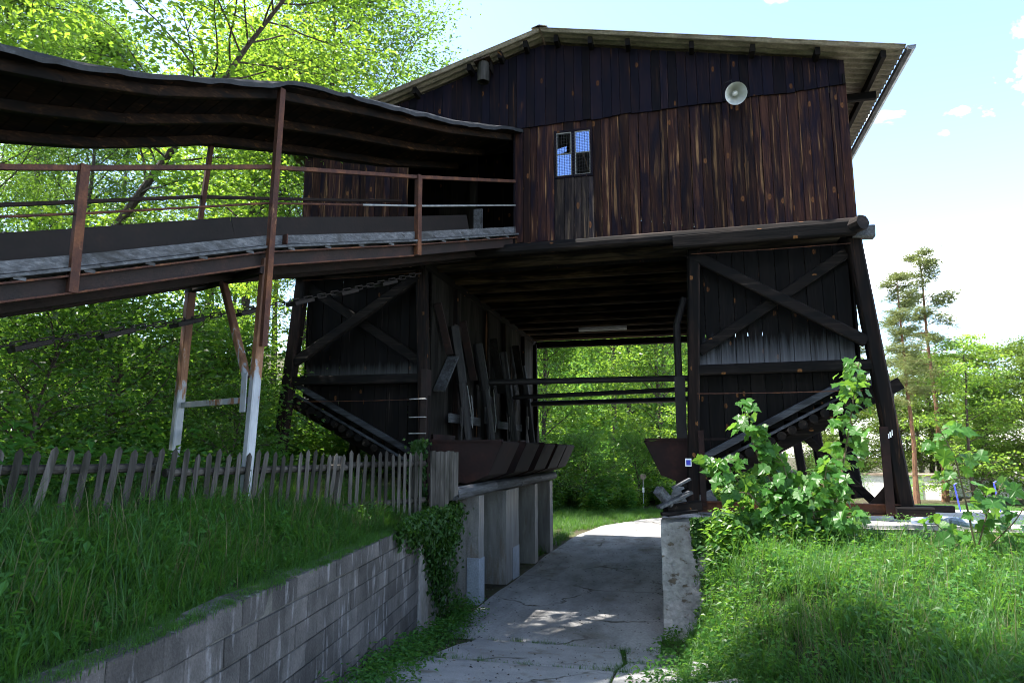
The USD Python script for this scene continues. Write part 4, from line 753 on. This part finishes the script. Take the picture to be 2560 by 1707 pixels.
# the wood on the left
FG = 'trees of the wood behind the gangway'
zb_l = lambda x, y: float(left_z(V([x]), V([y]))[0]) - .1
for k, (kd, x, y, r, s, lab) in enumerate((
         ('beech_a', -13.8, 19.0, 130, .95, 'tall beech with layered sprays behind the far trestle leg'),
        ('beech_c', -10.6, 15.4, 40, .62, 'small low beech just left of the left tower'), ('beech_c', -10.9, 9.0, 200, .55, 'small low beech behind the nearest stretch of fence'), ('beech_c', -12.6, 13.0, 110, .72, 'low spreading beech framed by the trestle legs'),
        ('beech_b', -13.2, 22.5, 250, 1.0, 'tall beech deeper in the wood, trunk leaning right'), ('ash_a', -19.5, 14.5, 10, .8, 'ash on the slope seen between railing and gangway roof at the left'), ('ash_a', -21, 19.5, 77, .85, 'second ash on the slope seen over the railing'), ('ash_a', -17.5, 25.5, 177, .85, 'third ash on the slope seen over the railing'),
        ('ash_a', -12.8, 33.5, 60, 1.24, 'light green ash whose round crown shows against the sky left of the roof'), ('ash_a', -11.0, 18.6, 310, 1.1, 'ash whose thin twigs hang over the gangway roof against the sky'),
        ('beech_c', -16.5, 15.5, 90, .7, 'low beech on the slope in the middle of the wood'), ('beech_c', -16.8, 20, 300, .8, 'low beech on the slope behind the leaning one'), ('beech_c', -14.5, 9.5, 350, .6, 'low beech at the left edge of the picture'), ('beech_c', -20.5, 26, 30, .9, 'low beech high on the slope'),
        ('ash_a', -30, 26, 160, .95, 'light ash high on the slope at the left'), ('beech_a', -27, 36, 80, .9, 'beech high on the slope far behind the trestle'),
        ('ash_a', -25, 20.5, 40, 1.1, 'ash filling the sky above the near end of the gangway roof'), ('ash_a', -20, 30, 220, 1.15, 'ash filling the sky above the middle of the gangway roof'), ('beech_a', -24.5, 30.5, 70, 1.1, 'tall beech of the rear row on the slope'), ('ash_a', -16, 36, 120, 1.2, 'ash of the rear row left of the round crown'), ('beech_a', -33, 33, 200, 1.1, 'beech at the top of the slope, far left'))):
    place('forest_tree', kd, (x, y, zb_l(x, y)), r, s, lab, 'tree', FG)
lab9 = ['tall ash almost over the camera on the left,', 'tallest ash nearest the left picture edge,', 'tall ash beside the camera on the left,', 'tall beech, nearest left of the fence,', 'tall beech second left of the fence,', 'ash left behind the camera,', 'beech behind the camera,', 'ash right behind the camera,', 'leaning beech right behind the camera,', 'beech far right of the camera,', 'ash far behind the camera,', 'beech farthest behind the camera,']
for k, (kd, x, y, r, s) in enumerate((('ash_a', -8.4, 3.2, 222, 1.05), ('ash_a', -10.6, 4.2, 15, (1.0, 1.0, 1.38)), ('ash_a', -9.6, -1.0, 100, 1.25), ('beech_b', -14.5, 6.0, 90, 1.30), ('beech_b', -13.0, 1.0, 10, 1.30), ('ash_a', -12, -5, 200, 1.2), ('beech_a', -5, -11, 300, .75), ('ash_a', 2, -12, 130, 1.0), ('beech_b', 9, -11, 20, 1.1), ('beech_a', 15, -7, 70, 1.1), ('ash_a', -13, -16, 40, 1.0), ('beech_a', 6, -18, 150, 1.2))):
    place('forest_tree', kd, (x, y, -1.2), r, s, f'{lab9[k]} outside the frame', 'tree', 'trees of the wood round the camera')
for k, (x, y, r, s, lab) in enumerate(((-8.3, 7.2, 0, .8, 'shrub behind the fence left of the trestle'), (-9.6, 9.6, 60, 1.0, 'shrub in the shade between fence and wood'), (-9.5, 12.6, 200, .95, 'shrub beside the outer left post'), (-8.6, 4.6, 120, .75, 'shrub behind the near end of the fence'),
                                       (-11, 13.3, 20, 1.1, 'shrub in front of the layered beech'), (-9.9, 18.2, 300, 1.1, 'shrub behind the left tower'), (-7.3, 9.9, 10, .55, 'low shrub between the trestle legs and the tower'), (-8.3, 20.5, 77, .9, 'shrub seen under the left tower floor'))):
    place('shrub', 'shrub', (x, y, zb_l(x, y)), r, s, lab, 'shrub', 'shrubs under the wood')
place('forest_tree', 'beech_b', (-15.3, 12.1, zb_l(-15.3, 12.1)), 0, .95, 'strongly leaning beech nearest behind the gangway, trunk seen through the railing', 'tree', FG, tilt=(0, 20))
# beyond the passage
for k, (kd, x, y, r, s, lab) in enumerate((('maple_a', -7.6, 37.5, 0, 1.0, 'bright leafy tree left in the passage opening'), ('maple_a', -1.6, 41, 140, 1.1, 'bright leafy tree right in the passage opening'), ('beech_a', -4.6, 46, 210, 1.1, 'darker tree in the middle behind the bend'),
                                           ('beech_c', .6, 36.8, 90, .75, 'young tree with pale leaves behind the right chute'), ('beech_a', -10, 49, 20, 1.1, 'tree on the rise behind the left of the bend'), ('maple_a', -4, 52, 80, 1.1, 'tree on the rise behind the middle of the bend'), ('beech_a', -1.5, 54, 140, 1.1, 'tree on the rise behind the right of the bend'))):
    place('bend_tree', kd, (x, y, float(base_z(V([x]), V([y]))[0]) - .1), r, s, lab, 'tree', 'trees beyond the passage')
for k, (x, y, r, s, lab) in enumerate(((-7.6, 33.2, 0, .95, 'shrub on the verge at the far end of the passage'), (-5.2, 35.5, 80, 1.1, 'shrub at the middle of the bend'), (-2.6, 37.4, 160, 1.1, 'shrub beside the thin sign post'), (-9.8, 31, 222, 1.1, 'shrub behind the farthest pier'))):
    place('shrub', 'shrub', (x, y, -2.98), r, s, lab, 'shrub', 'shrubs on the bend')
# right distance
yz = lambda y: float(right_top(V([y]))[0])
place('pine_tree', 'pine', (14.9, 47.2, -3.1), 30, 1.0, 'tallest pine against the sky right of the house', 'tree', 'pines right of the house')
place('pine_tree', 'pine', (12.5, 44.2, -3.0), 160, (.85, .85, .86), 'shorter straight pine left of the tallest one', 'tree', 'pines right of the house')
place('pine_tree', 'pine', (11.6, 54, -3.4), 260, (1.0, 1.0, .95), 'pine with a leaning trunk nearest the outer post', 'tree', 'pines right of the house', tilt=(0, -9))
place('locust_tree', 'locust', (15.9, 54.5, -3.4), 0, (1.05, 1.05, 1.0), 'airy young-leaved tree with pale bare branches behind the hut corner', 'tree')
place('leafy_tree', 'beech_c', (15.6, 44.5, -3.0), 120, (1.05, 1.05, 1.1), 'dense dark-green tree under the tallest pine', 'tree')
for k, (x, y, r, s, lab) in enumerate(((20.5, 46, 30, .8, 'pale green tree left of the spruce'), (26, 52, 100, .85, 'pale green tree at the right edge behind the spruce'), (13.6, 53, 200, .75, 'pale green tree behind the hut'), (9.6, 52, 60, .62, 'pale green tree behind the outer post'), (22, 60, 300, 1.0, 'farthest pale tree at the right'), (17.5, 55, 10, .9, 'pale tree between the pine and the spruce'), (13, 62, 40, 1.0, 'far tree low behind the hut roof'), (19, 63, 140, 1.0, 'far tree low behind the tallest pine'), (25, 61, 240, 1.05, 'far tree low behind the garden wall'), (31, 60, 340, 1.1, 'far tree at the right end of the garden wall'), (24, 46, 75, .72, 'near pale tree right of the spruce'))):
    place('pale_tree', 'hazel', (x, y, -3.2), r, (s * 1.15, s * 1.15, s * 1.28), lab, 'tree', 'pale trees beyond the yard')
place('leafy_tree', 'maple_a', (18.2, 49, -3.2), 20, (.62, .62, .60), 'dark rounded tree right of the tallest pine', 'tree')
place('spruce_tree', 'spruce', (20.6, 44.0, -3.0), 0, .98, 'dark spruce at the right edge of the picture', 'tree', 'spruces right of the yard')
place('spruce_tree', 'spruce', (17.0, 38.5, -2.8), 90, .42, 'small yellowish spruce beside the yard', 'tree', 'spruces right of the yard')
for k, (x, y, r, s, lab) in enumerate(((17.0, 47.5, 0, 1.05, 'dark round shrub right of the white hut'), (19.6, 41, 100, .8, 'shrub left of the small spruce'), (9.0, 52, 200, .9, 'shrub left of the white hut'), (7.4, 40, 40, .8, 'shrub seen under the right tower'))):
    place('shrub', 'shrub', (x, y, -3.05), r, s, lab, 'shrub', 'shrubs round the yard')

# ------------------------------------------------------------------ hut, poles and sign in the distance
H = thing('utility_hut', 'small white flat-roofed hut with a green door behind the outer post', 'hut')
hm = lambda m: (lambda q: (q[0] + V([.8, 0, 0]), q[1]))(rotz(m, -.34, (13, 50, 0)))
obj('wall', hm(box(9.6, 14.9, 49.3, 52, -3.4, -1.52)), WHITE, H); obj('roof', hm(box(9.5, 15.0, 49.2, 52.1, -1.515, -1.40)), ROOFG, H)
dr = obj('door', hm(box(12.75, 13.75, 49.24, 49.29, -3.05, -1.75)), GREEN, H); obj('louvre', hm(box(12.75, 13.75, 49.24, 49.29, -1.74, -1.56)), GREEN, H); obj('notice', hm(box(13.2, 13.4, 49.22, 49.238, -2.35, -2.15)), STICKW, H)
for k, (x, y, h, lab) in enumerate(((8.5, 25.6, 1.05, 'left slim blue pole in the bright yard'), (9.75, 25.9, 1.15, 'right slim blue pole in the bright yard'))):
    z = yz(y); tag(obj('blue_pole', join([tube([(x, y, z - .1), (x - .12, y, z + h * .8)], .024, 8), tube([(x - .12, y, z + h * .8), (x - .04, y, z + h * .8 + .05)], .02, 6)]), BLUE), lab, 'pole', 'blue poles of the yard')
t = thing('marker_cone', 'small orange marker standing in the bright yard at the right', 'cone'); z = yz(23.5)
obj('cone_body', log((9.9, 23.5, z), (9.9, 23.5, z + .36), .12, 12, 1, .25), ORANGE, t); obj('foot', box(9.74, 10.06, 23.34, 23.66, z - .02, z + .02), ORANGE, t)
t = thing('sign_post', 'thin pale post with a small round sign on the bend of the track', 'sign'); obj('post', tube([(-2.3, 36.2, -3.0), (-2.28, 36.2, -1.35)], .028, 6), GALV, t)
m = trimesh.creation.cylinder(.16, .012, sections=20); m.apply_transform(trimesh.transformations.rotation_matrix(PI / 2, [1, 0, 0])); m.apply_translation([-2.28, 36.16, -1.25]); obj('disc', (m.vertices, m.faces), TWIG, t); obj('plate', box(-2.33, -2.23, 36.15, 36.165, -2.05, -1.8), STICKW, t)
t = thing('garden_wall', 'low pale wall behind the yard at the right', 'wall'); obj('wall_run', box(14.5, 30, 53, 53.3, -3.6, -1.75), WHITE, t); obj('wall_cap', box(14.4, 30.1, 52.95, 53.35, -1.745, -1.68), WHITE, t)
t = obj('drain_hose', tube([(3.3, 12.0, -1.06), (3.6, 11.85, -1.02), (3.75, 11.6, -1.0), (4.0, 11.5, -1.04)], .06, 8), rough_mat('blue_hose', [(.3, (.10, .14, .24)), (.7, (.34, .40, .52))], scale=14)); tag(t, 'short bluish hose lying at the foot of the outer right post', 'hose')
for k, (x, y, z, a, lab) in enumerate(((.28, 7.2, -2.36, .4, 'larger mossy concrete lump at the right edge of the slabs'), (.10, 8.6, -2.58, .3, 'smaller concrete lump nearer the white wall'), (-.05, 10.4, -2.86, .2, 'flat broken kerb piece at the foot of the white wall'))):
    m = subdivided_box(x - a * .5, x + a * .5, y - a, y + a, z - .2, z + .12, .15); tag(obj('concrete_lump', wobble(m, .07, 3.5, k), SLAB), lab, 'rubble', 'concrete lumps beside the road')

# ------------------------------------------------------------------ maples with single large leaves
half = [(0, 0), (.10, -.10), (.30, -.04), (.44, .10), (.36, .17), (.56, .36), (.44, .40), (.40, .50), (.26, .52), (.22, .70), (.12, .78), (0, 1.0)]
lob = V(half + [(-x, y) for x, y in half[-2:0:-1]]); lob_c = V([0, .35])
def maple_leaf(p, axis, nrm, size, g):
    s = unit(np.cross(axis, nrm)); q = np.vstack([lob_c, lob]); r = np.abs(q[:, 0])
    h = -.22 * q[:, 1] ** 2 + .16 * r - .25 * r ** 2 + g.normal(0, .02, len(q))
    v = p + size * (q[:, :1] * s + q[:, 1:] * axis + h[:, None] * nrm); n = len(lob); i = np.arange(n) + 1
    return v, np.c_[np.zeros(n, int), i, np.r_[i[1:], 1]]
def sapling(name, label, root, stems, nleaf, size, seed, face=(-.2, -1, .9), limit=300):
    g = np.random.default_rng(seed); T = thing(name, label, 'sapling'); W = []; spots = []
    for pts, r, cnt, spread in stems:
        pts = V(pts, float); t = np.linspace(0, len(pts) - 1, 14); c = np.stack([np.interp(t, range(len(pts)), pts[:, k]) for k in range(3)], -1); W.append(tube(c, np.linspace(r, r * .3, 14), 6))
        for j in range(cnt):
            q = 13 * (.12 + .88 * (j + g.uniform(0, 1)) / cnt); b = V([np.interp(q, range(14), c[:, k]) for k in range(3)]); az = g.uniform(0, 2 * PI)
            L = spread * g.uniform(.4, 1.1) * (1.1 - .6 * q / 13); d = V([math.cos(az), math.sin(az) * .8, g.uniform(-.1, .5)]); e = b + unit(d) * L
            W.append(tube([b, (b + e) / 2 + V([0, 0, .02]), e], [.006, .005, .003], 4)); spots.append((b + (e - b) * g.uniform(.3, .7), unit(d))); spots.append((e, unit(d)))
    obj('stem', join(W), STEM, T); extra = []
    for k in range(nleaf):
        b, d = spots[k % len(spots)]; p = b + g.normal(0, 1, 3) * V([.07, .12, .06]); d2 = unit(d + g.normal(0, .5, 3)); ax = unit(V([d2[0], d2[1] * .7 - .25, -.45 + g.normal(0, .25)])); nn = unit(V(face, float) * g.uniform(.5, 1) + g.normal(0, .55, 3)); nn = unit(nn - ax * (nn @ ax))
        m = maple_leaf(p, ax, nn, size * g.uniform(.45, 1.3), g)
        if k < limit: obj('leaf', m, L_maple, T)
        else: extra.append(m)
    if extra: tag(obj('leaf_mass', join(extra), L_maple, T), kind='stuff')
sapling('maple_sapling', 'leafy maple sapling growing up in front of the right tower', (1.4, 11.3, -1.3), [
    ([(1.6, 11.35, -1.4), (1.3, 11.25, -.6), (1.0, 11.2, .0), (.86, 11.2, .72)], .022, 16, .42), ([(1.6, 11.4, -1.4), (1.1, 11.1, -.9), (.65, 11.0, -.35), (.5, 11.0, -.1)], .016, 16, .40), ([(1.7, 11.4, -1.4), (1.5, 11.1, -.7), (1.35, 11.05, -.1)], .02, 20, .50), ([(1.8, 11.4, -1.4), (1.75, 11.0, -1.0), (1.7, 10.95, -.55)], .018, 18, .50),
    ([(1.9, 11.5, -1.4), (2.2, 11.4, -.5), (2.40, 11.4, .4), (2.60, 11.4, 1.35)], .022, 26, .34), ([(1.9, 11.5, -1.4), (1.9, 11.2, -.7), (2.0, 11.2, -.2)], .016, 14, .40), ([(1.6, 11.3, -1.4), (1.2, 10.95, -1.2), (.9, 10.9, -1.15)], .014, 10, .3), ([(1.9, 11.3, -1.4), (2.05, 10.9, -1.0), (2.2, 10.8, -.9)], .014, 9, .3)], 820, .178, 21)
sapling('maple_sapling', 'young maple with few big leaves at the right edge of the bank', (3.6, 10.6, -1.2), [
    ([(3.62, 10.5, -1.3), (3.50, 10.35, -.6), (3.38, 10.2, -.05), (3.2, 10.1, .30)], .014, 9, .26), ([(3.62, 10.5, -1.3), (3.75, 10.35, -.75), (3.95, 10.35, -.40)], .012, 8, .26), ([(3.7, 10.5, -1.3), (4.05, 10.4, -.9), (4.25, 10.4, -.62)], .012, 8, .26), ([(3.5, 10.5, -1.3), (3.2, 10.4, -1.0), (3.05, 10.35, -.85)], .01, 5, .2)], 80, .195, 22)

# ------------------------------------------------------------------ ivy
g = np.random.default_rng(33); n = 15000
s = g.beta(2.2, 1.6, n) * 4.3 + 8.6; dn = np.abs(g.normal(0, 1, n)) * (.14 + .62 * np.exp(-((s - 11.6) / .95) ** 2)); dep = np.abs(g.normal(0, .09, n)) * (1 + .8 * np.exp(-((s - 11.4) / .8) ** 2))
keep = meshkit.fbm(np.stack([s * 2.2, dn * 1.5, 0 * s], -1), 3, 2) > .40
s, dn, dep = s[keep], dn[keep], dep[keep]; n = len(s)
P = w0 + wd * s[:, None] + wn * (.02 + dep)[:, None] + zz * (-1.0 + .12 * g.random(n) - dn)[:, None]
Am = unit(g.normal(0, .5, (n, 3)) + V([0, 0, -1.0])); Nm = unit(g.normal(0, .45, (n, 3)) + wn * 1.0 + V([0, 0, .6]))
iv1 = leaves(P, Am, Nm, g.uniform(.045, .10, n), g.uniform(.045, .09, n), .15)
n2 = 900; t = g.random(n2); P2 = V([-4.98, 12.35, -1.1]) + np.c_[g.normal(0, .09, n2), g.normal(0, .08, n2), t * 1.35]; iv2 = leaves(P2, unit(g.normal(0, .5, (n2, 3)) + V([0, -.2, -1])), unit(g.normal(0, .4, (n2, 3)) + V([.2, -1, .5])), .07, .065, .15)
n3 = 2600; P3 = np.c_[g.uniform(.0, .9, n3) ** 1.3 + .02, np.full(n3, 11.55) - g.random(n3) * .12, -1.02 - np.abs(g.normal(0, .22, n3))]; iv3 = leaves(P3, unit(g.normal(0, .5, (n3, 3)) + V([0, 0, -1])), unit(g.normal(0, .4, (n3, 3)) + V([0, -1, .5])), .065, .06, .15)
tag(obj('ivy', join([iv1, iv2]), L_ivy), 'dark ivy hanging over the end of the block wall beside the nearest pier', 'ivy', kind='stuff')
tag(obj('ivy', iv3, L_ivy), 'small ivy patch on the head of the white concrete wall', 'ivy', kind='stuff')

# ------------------------------------------------------------------ grass, weeds (uncountable)
def tuft(seed, nb, h, r, w, bend=.5):
    g = np.random.default_rng(seed); vs, fs = [], []
    for k in range(nb):
        az = g.uniform(0, 2 * PI); b = V([g.normal(0, r), g.normal(0, r), -.03]); hh = h * g.uniform(.45, 1.1); bd = bend * g.uniform(.3, 1.3); d = V([math.cos(az), math.sin(az), 0]); sd = V([-d[1], d[0], 0]) * w * g.uniform(.7, 1.3)
        t = V([0, .35, .7, 1.0])[:, None]; c = b + d * bd * hh * t ** 2 + zz * hh * (t - .35 * bd * t ** 2.5)
        v = np.vstack([c[0] - sd / 2, c[0] + sd / 2, c[1] - sd / 2, c[1] + sd / 2, c[2] - sd * .3, c[2] + sd * .3, c[3]]); n0 = len(vs) * 7
        vs.append(v); fs += [[n0, n0 + 1, n0 + 3], [n0, n0 + 3, n0 + 2], [n0 + 2, n0 + 3, n0 + 5], [n0 + 2, n0 + 5, n0 + 4], [n0 + 4, n0 + 5, n0 + 6]]
    return np.vstack(vs), V(fs)
def herb(seed, n, h, size):
    g = np.random.default_rng(seed); m = int(n); P = np.c_[g.normal(0, .08, m), g.normal(0, .08, m), g.uniform(.15, 1, m) * h]; az = g.uniform(0, 2 * PI, m)
    return leaves(P, unit(np.c_[np.cos(az), np.sin(az), g.normal(-.05, .25, m)]), unit(g.normal(0, .3, (m, 3)) + V([0, 0, 1.0])), size * g.uniform(.6, 1.2, m), size * .55, .15, .2)
def scatter(name, protos, P, sc, label, cat, seed, tilt=8):
    g = np.random.default_rng(seed); path = numbered('/World/' + name); pi = UsdGeom.PointInstancer.Define(stage, path); targets = []
    for k, (m, mt) in enumerate(protos):
        usdkit.mesh(stage, f'{path}/tuft_{k + 1:03d}', m, mt); targets.append(f'{path}/tuft_{k + 1:03d}')
    pi.CreatePrototypesRel().SetTargets(targets); n = len(P)
    pi.CreateProtoIndicesAttr(Vt.IntArray.FromNumpy(g.integers(0, len(protos), n).astype(np.int32))); pi.CreatePositionsAttr(Vt.Vec3fArray.FromNumpy(P.astype(np.float32)))
    az = g.uniform(0, 2 * PI, n); tx = np.radians(g.normal(0, tilt, n)); q = [Gf.Quath(float(math.cos(a / 2) * math.cos(b / 2)), float(math.cos(a / 2) * math.sin(b / 2)), float(math.sin(a / 2) * math.sin(b / 2)), float(math.sin(a / 2) * math.cos(b / 2))) for a, b in zip(az, tx)]
    pi.CreateOrientationsAttr(Vt.QuathArray(q)); s = sc * g.uniform(.65, 1.25, n); pi.CreateScalesAttr(Vt.Vec3fArray.FromNumpy(np.c_[s, s, s * g.uniform(.8, 1.2, n)].astype(np.float32)))
    return tag(pi.GetPrim(), label, cat, kind='stuff')
tall = [(tuft(k, 22, .40, .07, .008, .7), L_grass) for k in range(5)]; broad = [(tuft(20 + k, 14, .42, .08, .014, .9), L_grass) for k in range(2)]; herbs = [(herb(k, 16, .28, .075), L_weed) for k in range(3)]; short = [(tuft(40 + k, 20, .13, .05, .006, .6), L_grass) for k in range(3)]
straw = [(tuft(60, 7, .62, .09, .005, .35), L_straw), (tuft(61, 16, .24, .10, .007, 1.3), L_straw)]
long_ = [(tuft(70 + k, 12, .62, .06, .009, .8), L_grass) for k in range(2)]
g = np.random.default_rng(50)
n = 7200; y = g.uniform(1.2, 12.4, n); u = g.random(n) ** 1.15 * 3.4 + .10; x = wall_x(y) - .2 - u
ok = meshkit.fbm(np.stack([x * 1.2, y * 1.2, 0 * x], -1), 2, 6) > .28; x, y, u = x[ok], y[ok], u[ok]
scatter('bank_grass', tall + tall + broad + long_ + herbs + straw[:1], np.c_[x, y, left_z(x, y) - .01], 1.0 * np.clip(.5 + u * .8, .5, 1.0), 'tall lush grass on the left bank between block wall and fence', 'grass', 1)
n = 3000; y = g.uniform(2.5, 12.5, n); x = wall_x(y) - .2 - g.uniform(2.6, 6.0, n); scatter('undergrowth', herbs + [(herb(9, 26, .7, .12), L_weed), (herb(10, 22, .9, .13), L_weed)] + broad, np.c_[x, y, left_z(x, y)], 1.0, 'weeds and nettles behind the picket fence', 'weeds', 2)
n = 6000; y = g.uniform(6, 38, n); x = -9.0 - g.random(n) * 20; ok = (x > -1.5 * y - 6); scatter('slope_growth', [(herb(11, 60, 1.0, .16), L_weed), (herb(12, 70, .8, .15), L_dark)], np.c_[x, y, left_z(x, y)][ok], 1.25, 'green undergrowth on the slope of the wood', 'undergrowth', 9)
n = 6500; y = g.uniform(33.5, 92, n); x = g.uniform(-30, 4, n); ok = ~((x > -2.5) & (y < 37)); scatter('hill_growth', [(herb(17, 60, 1.0, .20), L_weed), (herb(18, 70, .8, .20), L_far)], np.c_[x, y, base_z(x, y)][ok], 1.35, 'bright undergrowth on the rise beyond the bend', 'undergrowth', 14)
n = 260; y = g.uniform(10.7, 11.6, n); x = g.uniform(.32, 2.0, n); scatter('shade_weeds', [(herb(13, 20, .4, .11), L_dark), (herb(14, 24, .3, .10), L_dark)], np.c_[x, y, right_z(x, y)], 1.0, 'dark leafy weeds under the maple sapling', 'weeds', 10)
n = 7500; y = g.uniform(2.0, 11.65, n); x = -.05 + g.random(n) ** .9 * 6.0; w_ = np.clip((x + .1) / .9, .25, 1)
ok = (meshkit.fbm(np.stack([x * 1.1, y * 1.1, 0 * x], -1), 2, 8) > .20) & ~((x < .34) & (y > 11.2)); x, y, w_ = x[ok], y[ok], w_[ok]
scatter('slope_grass', tall + tall + long_ + herbs + herbs + straw, np.c_[x, y, right_z(x, y) - .01], .85 * w_, 'grass and horsetail on the right bank below the tower', 'grass', 3)
n = 200; y = g.uniform(11.7, 12.6, n); x = g.uniform(.6, 7.5, n); scatter('edge_grass', short + herbs, np.c_[x, y, np.full(n, -1.12)], .5, 'grass along the coping at the foot of the right tower', 'grass', 4)
P = []
for (a, b, cnt) in (((-3.3, 8.9), (-.2, 8.88), 46), ((-3.2, 10.68), (-.3, 10.63), 34), ((-.95, 8.9), (-.88, 9.55), 10), ((-.88, 9.55), (-1.05, 10.6), 12), ((-.9, 9.55), (-.25, 9.43), 7), ((-.93, 7), (-.95, 8.9), 9)):
    t = g.random(cnt)[:, None]; P.append(V(a) * (1 - t) + V(b) * t + g.normal(0, .035, (cnt, 2)))
P = np.vstack(P); scatter('joint_weeds', short, np.c_[P, road_z(P[:, 1])], .8, 'small grass tufts in the joints of the concrete slabs', 'grass', 5)
n = 900; y = g.uniform(5, 12.8, n); x = np.where(g.random(n) < .8, wall_x(y) + .12 + np.abs(g.normal(0, .22, n)) + .5 * np.exp(-((y - 11.3) / .8) ** 2) * g.random(n), -.35 + g.normal(0, .12, n))
scatter('verge_weeds', short + short + herbs, np.c_[x, y, road_z(y) - .01], .9, 'weeds and moss along the foot of the block wall', 'weeds', 6)
n = 1300; y = g.uniform(5.5, 11.55, n); x = -.12 + np.abs(g.normal(0, .38, n)); x = np.where(y > 11.0, x + .3, x)
scatter('rim_grass', tall + herbs + [(herb(15, 20, .3, .09), L_dark)], np.c_[x, y, right_z(x, y) - .02], .8, 'rank grass and weeds where the right bank meets the slabs', 'grass', 11)
peb = trimesh.creation.icosphere(0, .009); pm = (peb.vertices * V([1, .8, .55]), peb.faces); lit = leaves(np.zeros((1, 3)), V([[1.0, 0, 0]]), V([[0, 0, 1.0]]), .042, .026)
n = 2600; y = g.uniform(6.5, 24, n); sd_ = g.random(n); x = np.where(sd_ < .6, g.uniform(-3.9, -.5, n), np.where(sd_ < .85, wall_x(np.minimum(y, 12.5)) + .1 + np.abs(g.normal(0, .35, n)), -.5 - np.abs(g.normal(0, .2, n))))
scatter('litter', [(pm, SLAB), (pm, MORTAR), (lit, W_fence), (lit, TWIG)], np.c_[x, y, road_z(y) + .02], 1.0, 'grit and dead leaves strewn over the track and slabs', 'litter', 12, tilt=4)
n = 1400; y = g.uniform(2.0, 10.3, n); x = wall_x(y) - .03 - g.random(n) ** 1.5 * .26
scatter('wall_moss', short + [(lit, TWIG), (herb(16, 8, .05, .03), L_weed)], np.c_[x, y, np.full(n, -1.09)], .55, 'moss and dry grass lying on the head of the block wall', 'moss', 13)
n = 2600; y = g.uniform(19, 36, n); x = -4.1 - g.random(n) * 6 + np.clip(y - 26, 0, 10) * .45; ok = ~((y < 24) & (x < -5.0)); x, y = x[ok], y[ok]
x2 = g.uniform(-.6, .3, 260); y2 = g.uniform(22.5, 27.5, 260); x2 += np.clip(y2 - 25, 0, 4) * .5
scatter('verge_grass', tall + broad, np.r_[np.c_[x, y, np.full(len(x), -2.93)], np.c_[x2, y2, np.full(260, -2.9)]], .85, 'bright grass verge at the far end of the passage', 'grass', 7)
n = 900; x = g.uniform(9.5, 14, n); y = g.uniform(29, 40, n); scatter('lawn', short, np.c_[x, y, right_top(y)], 1.6, 'sunlit lawn beside the bright yard', 'grass', 8)
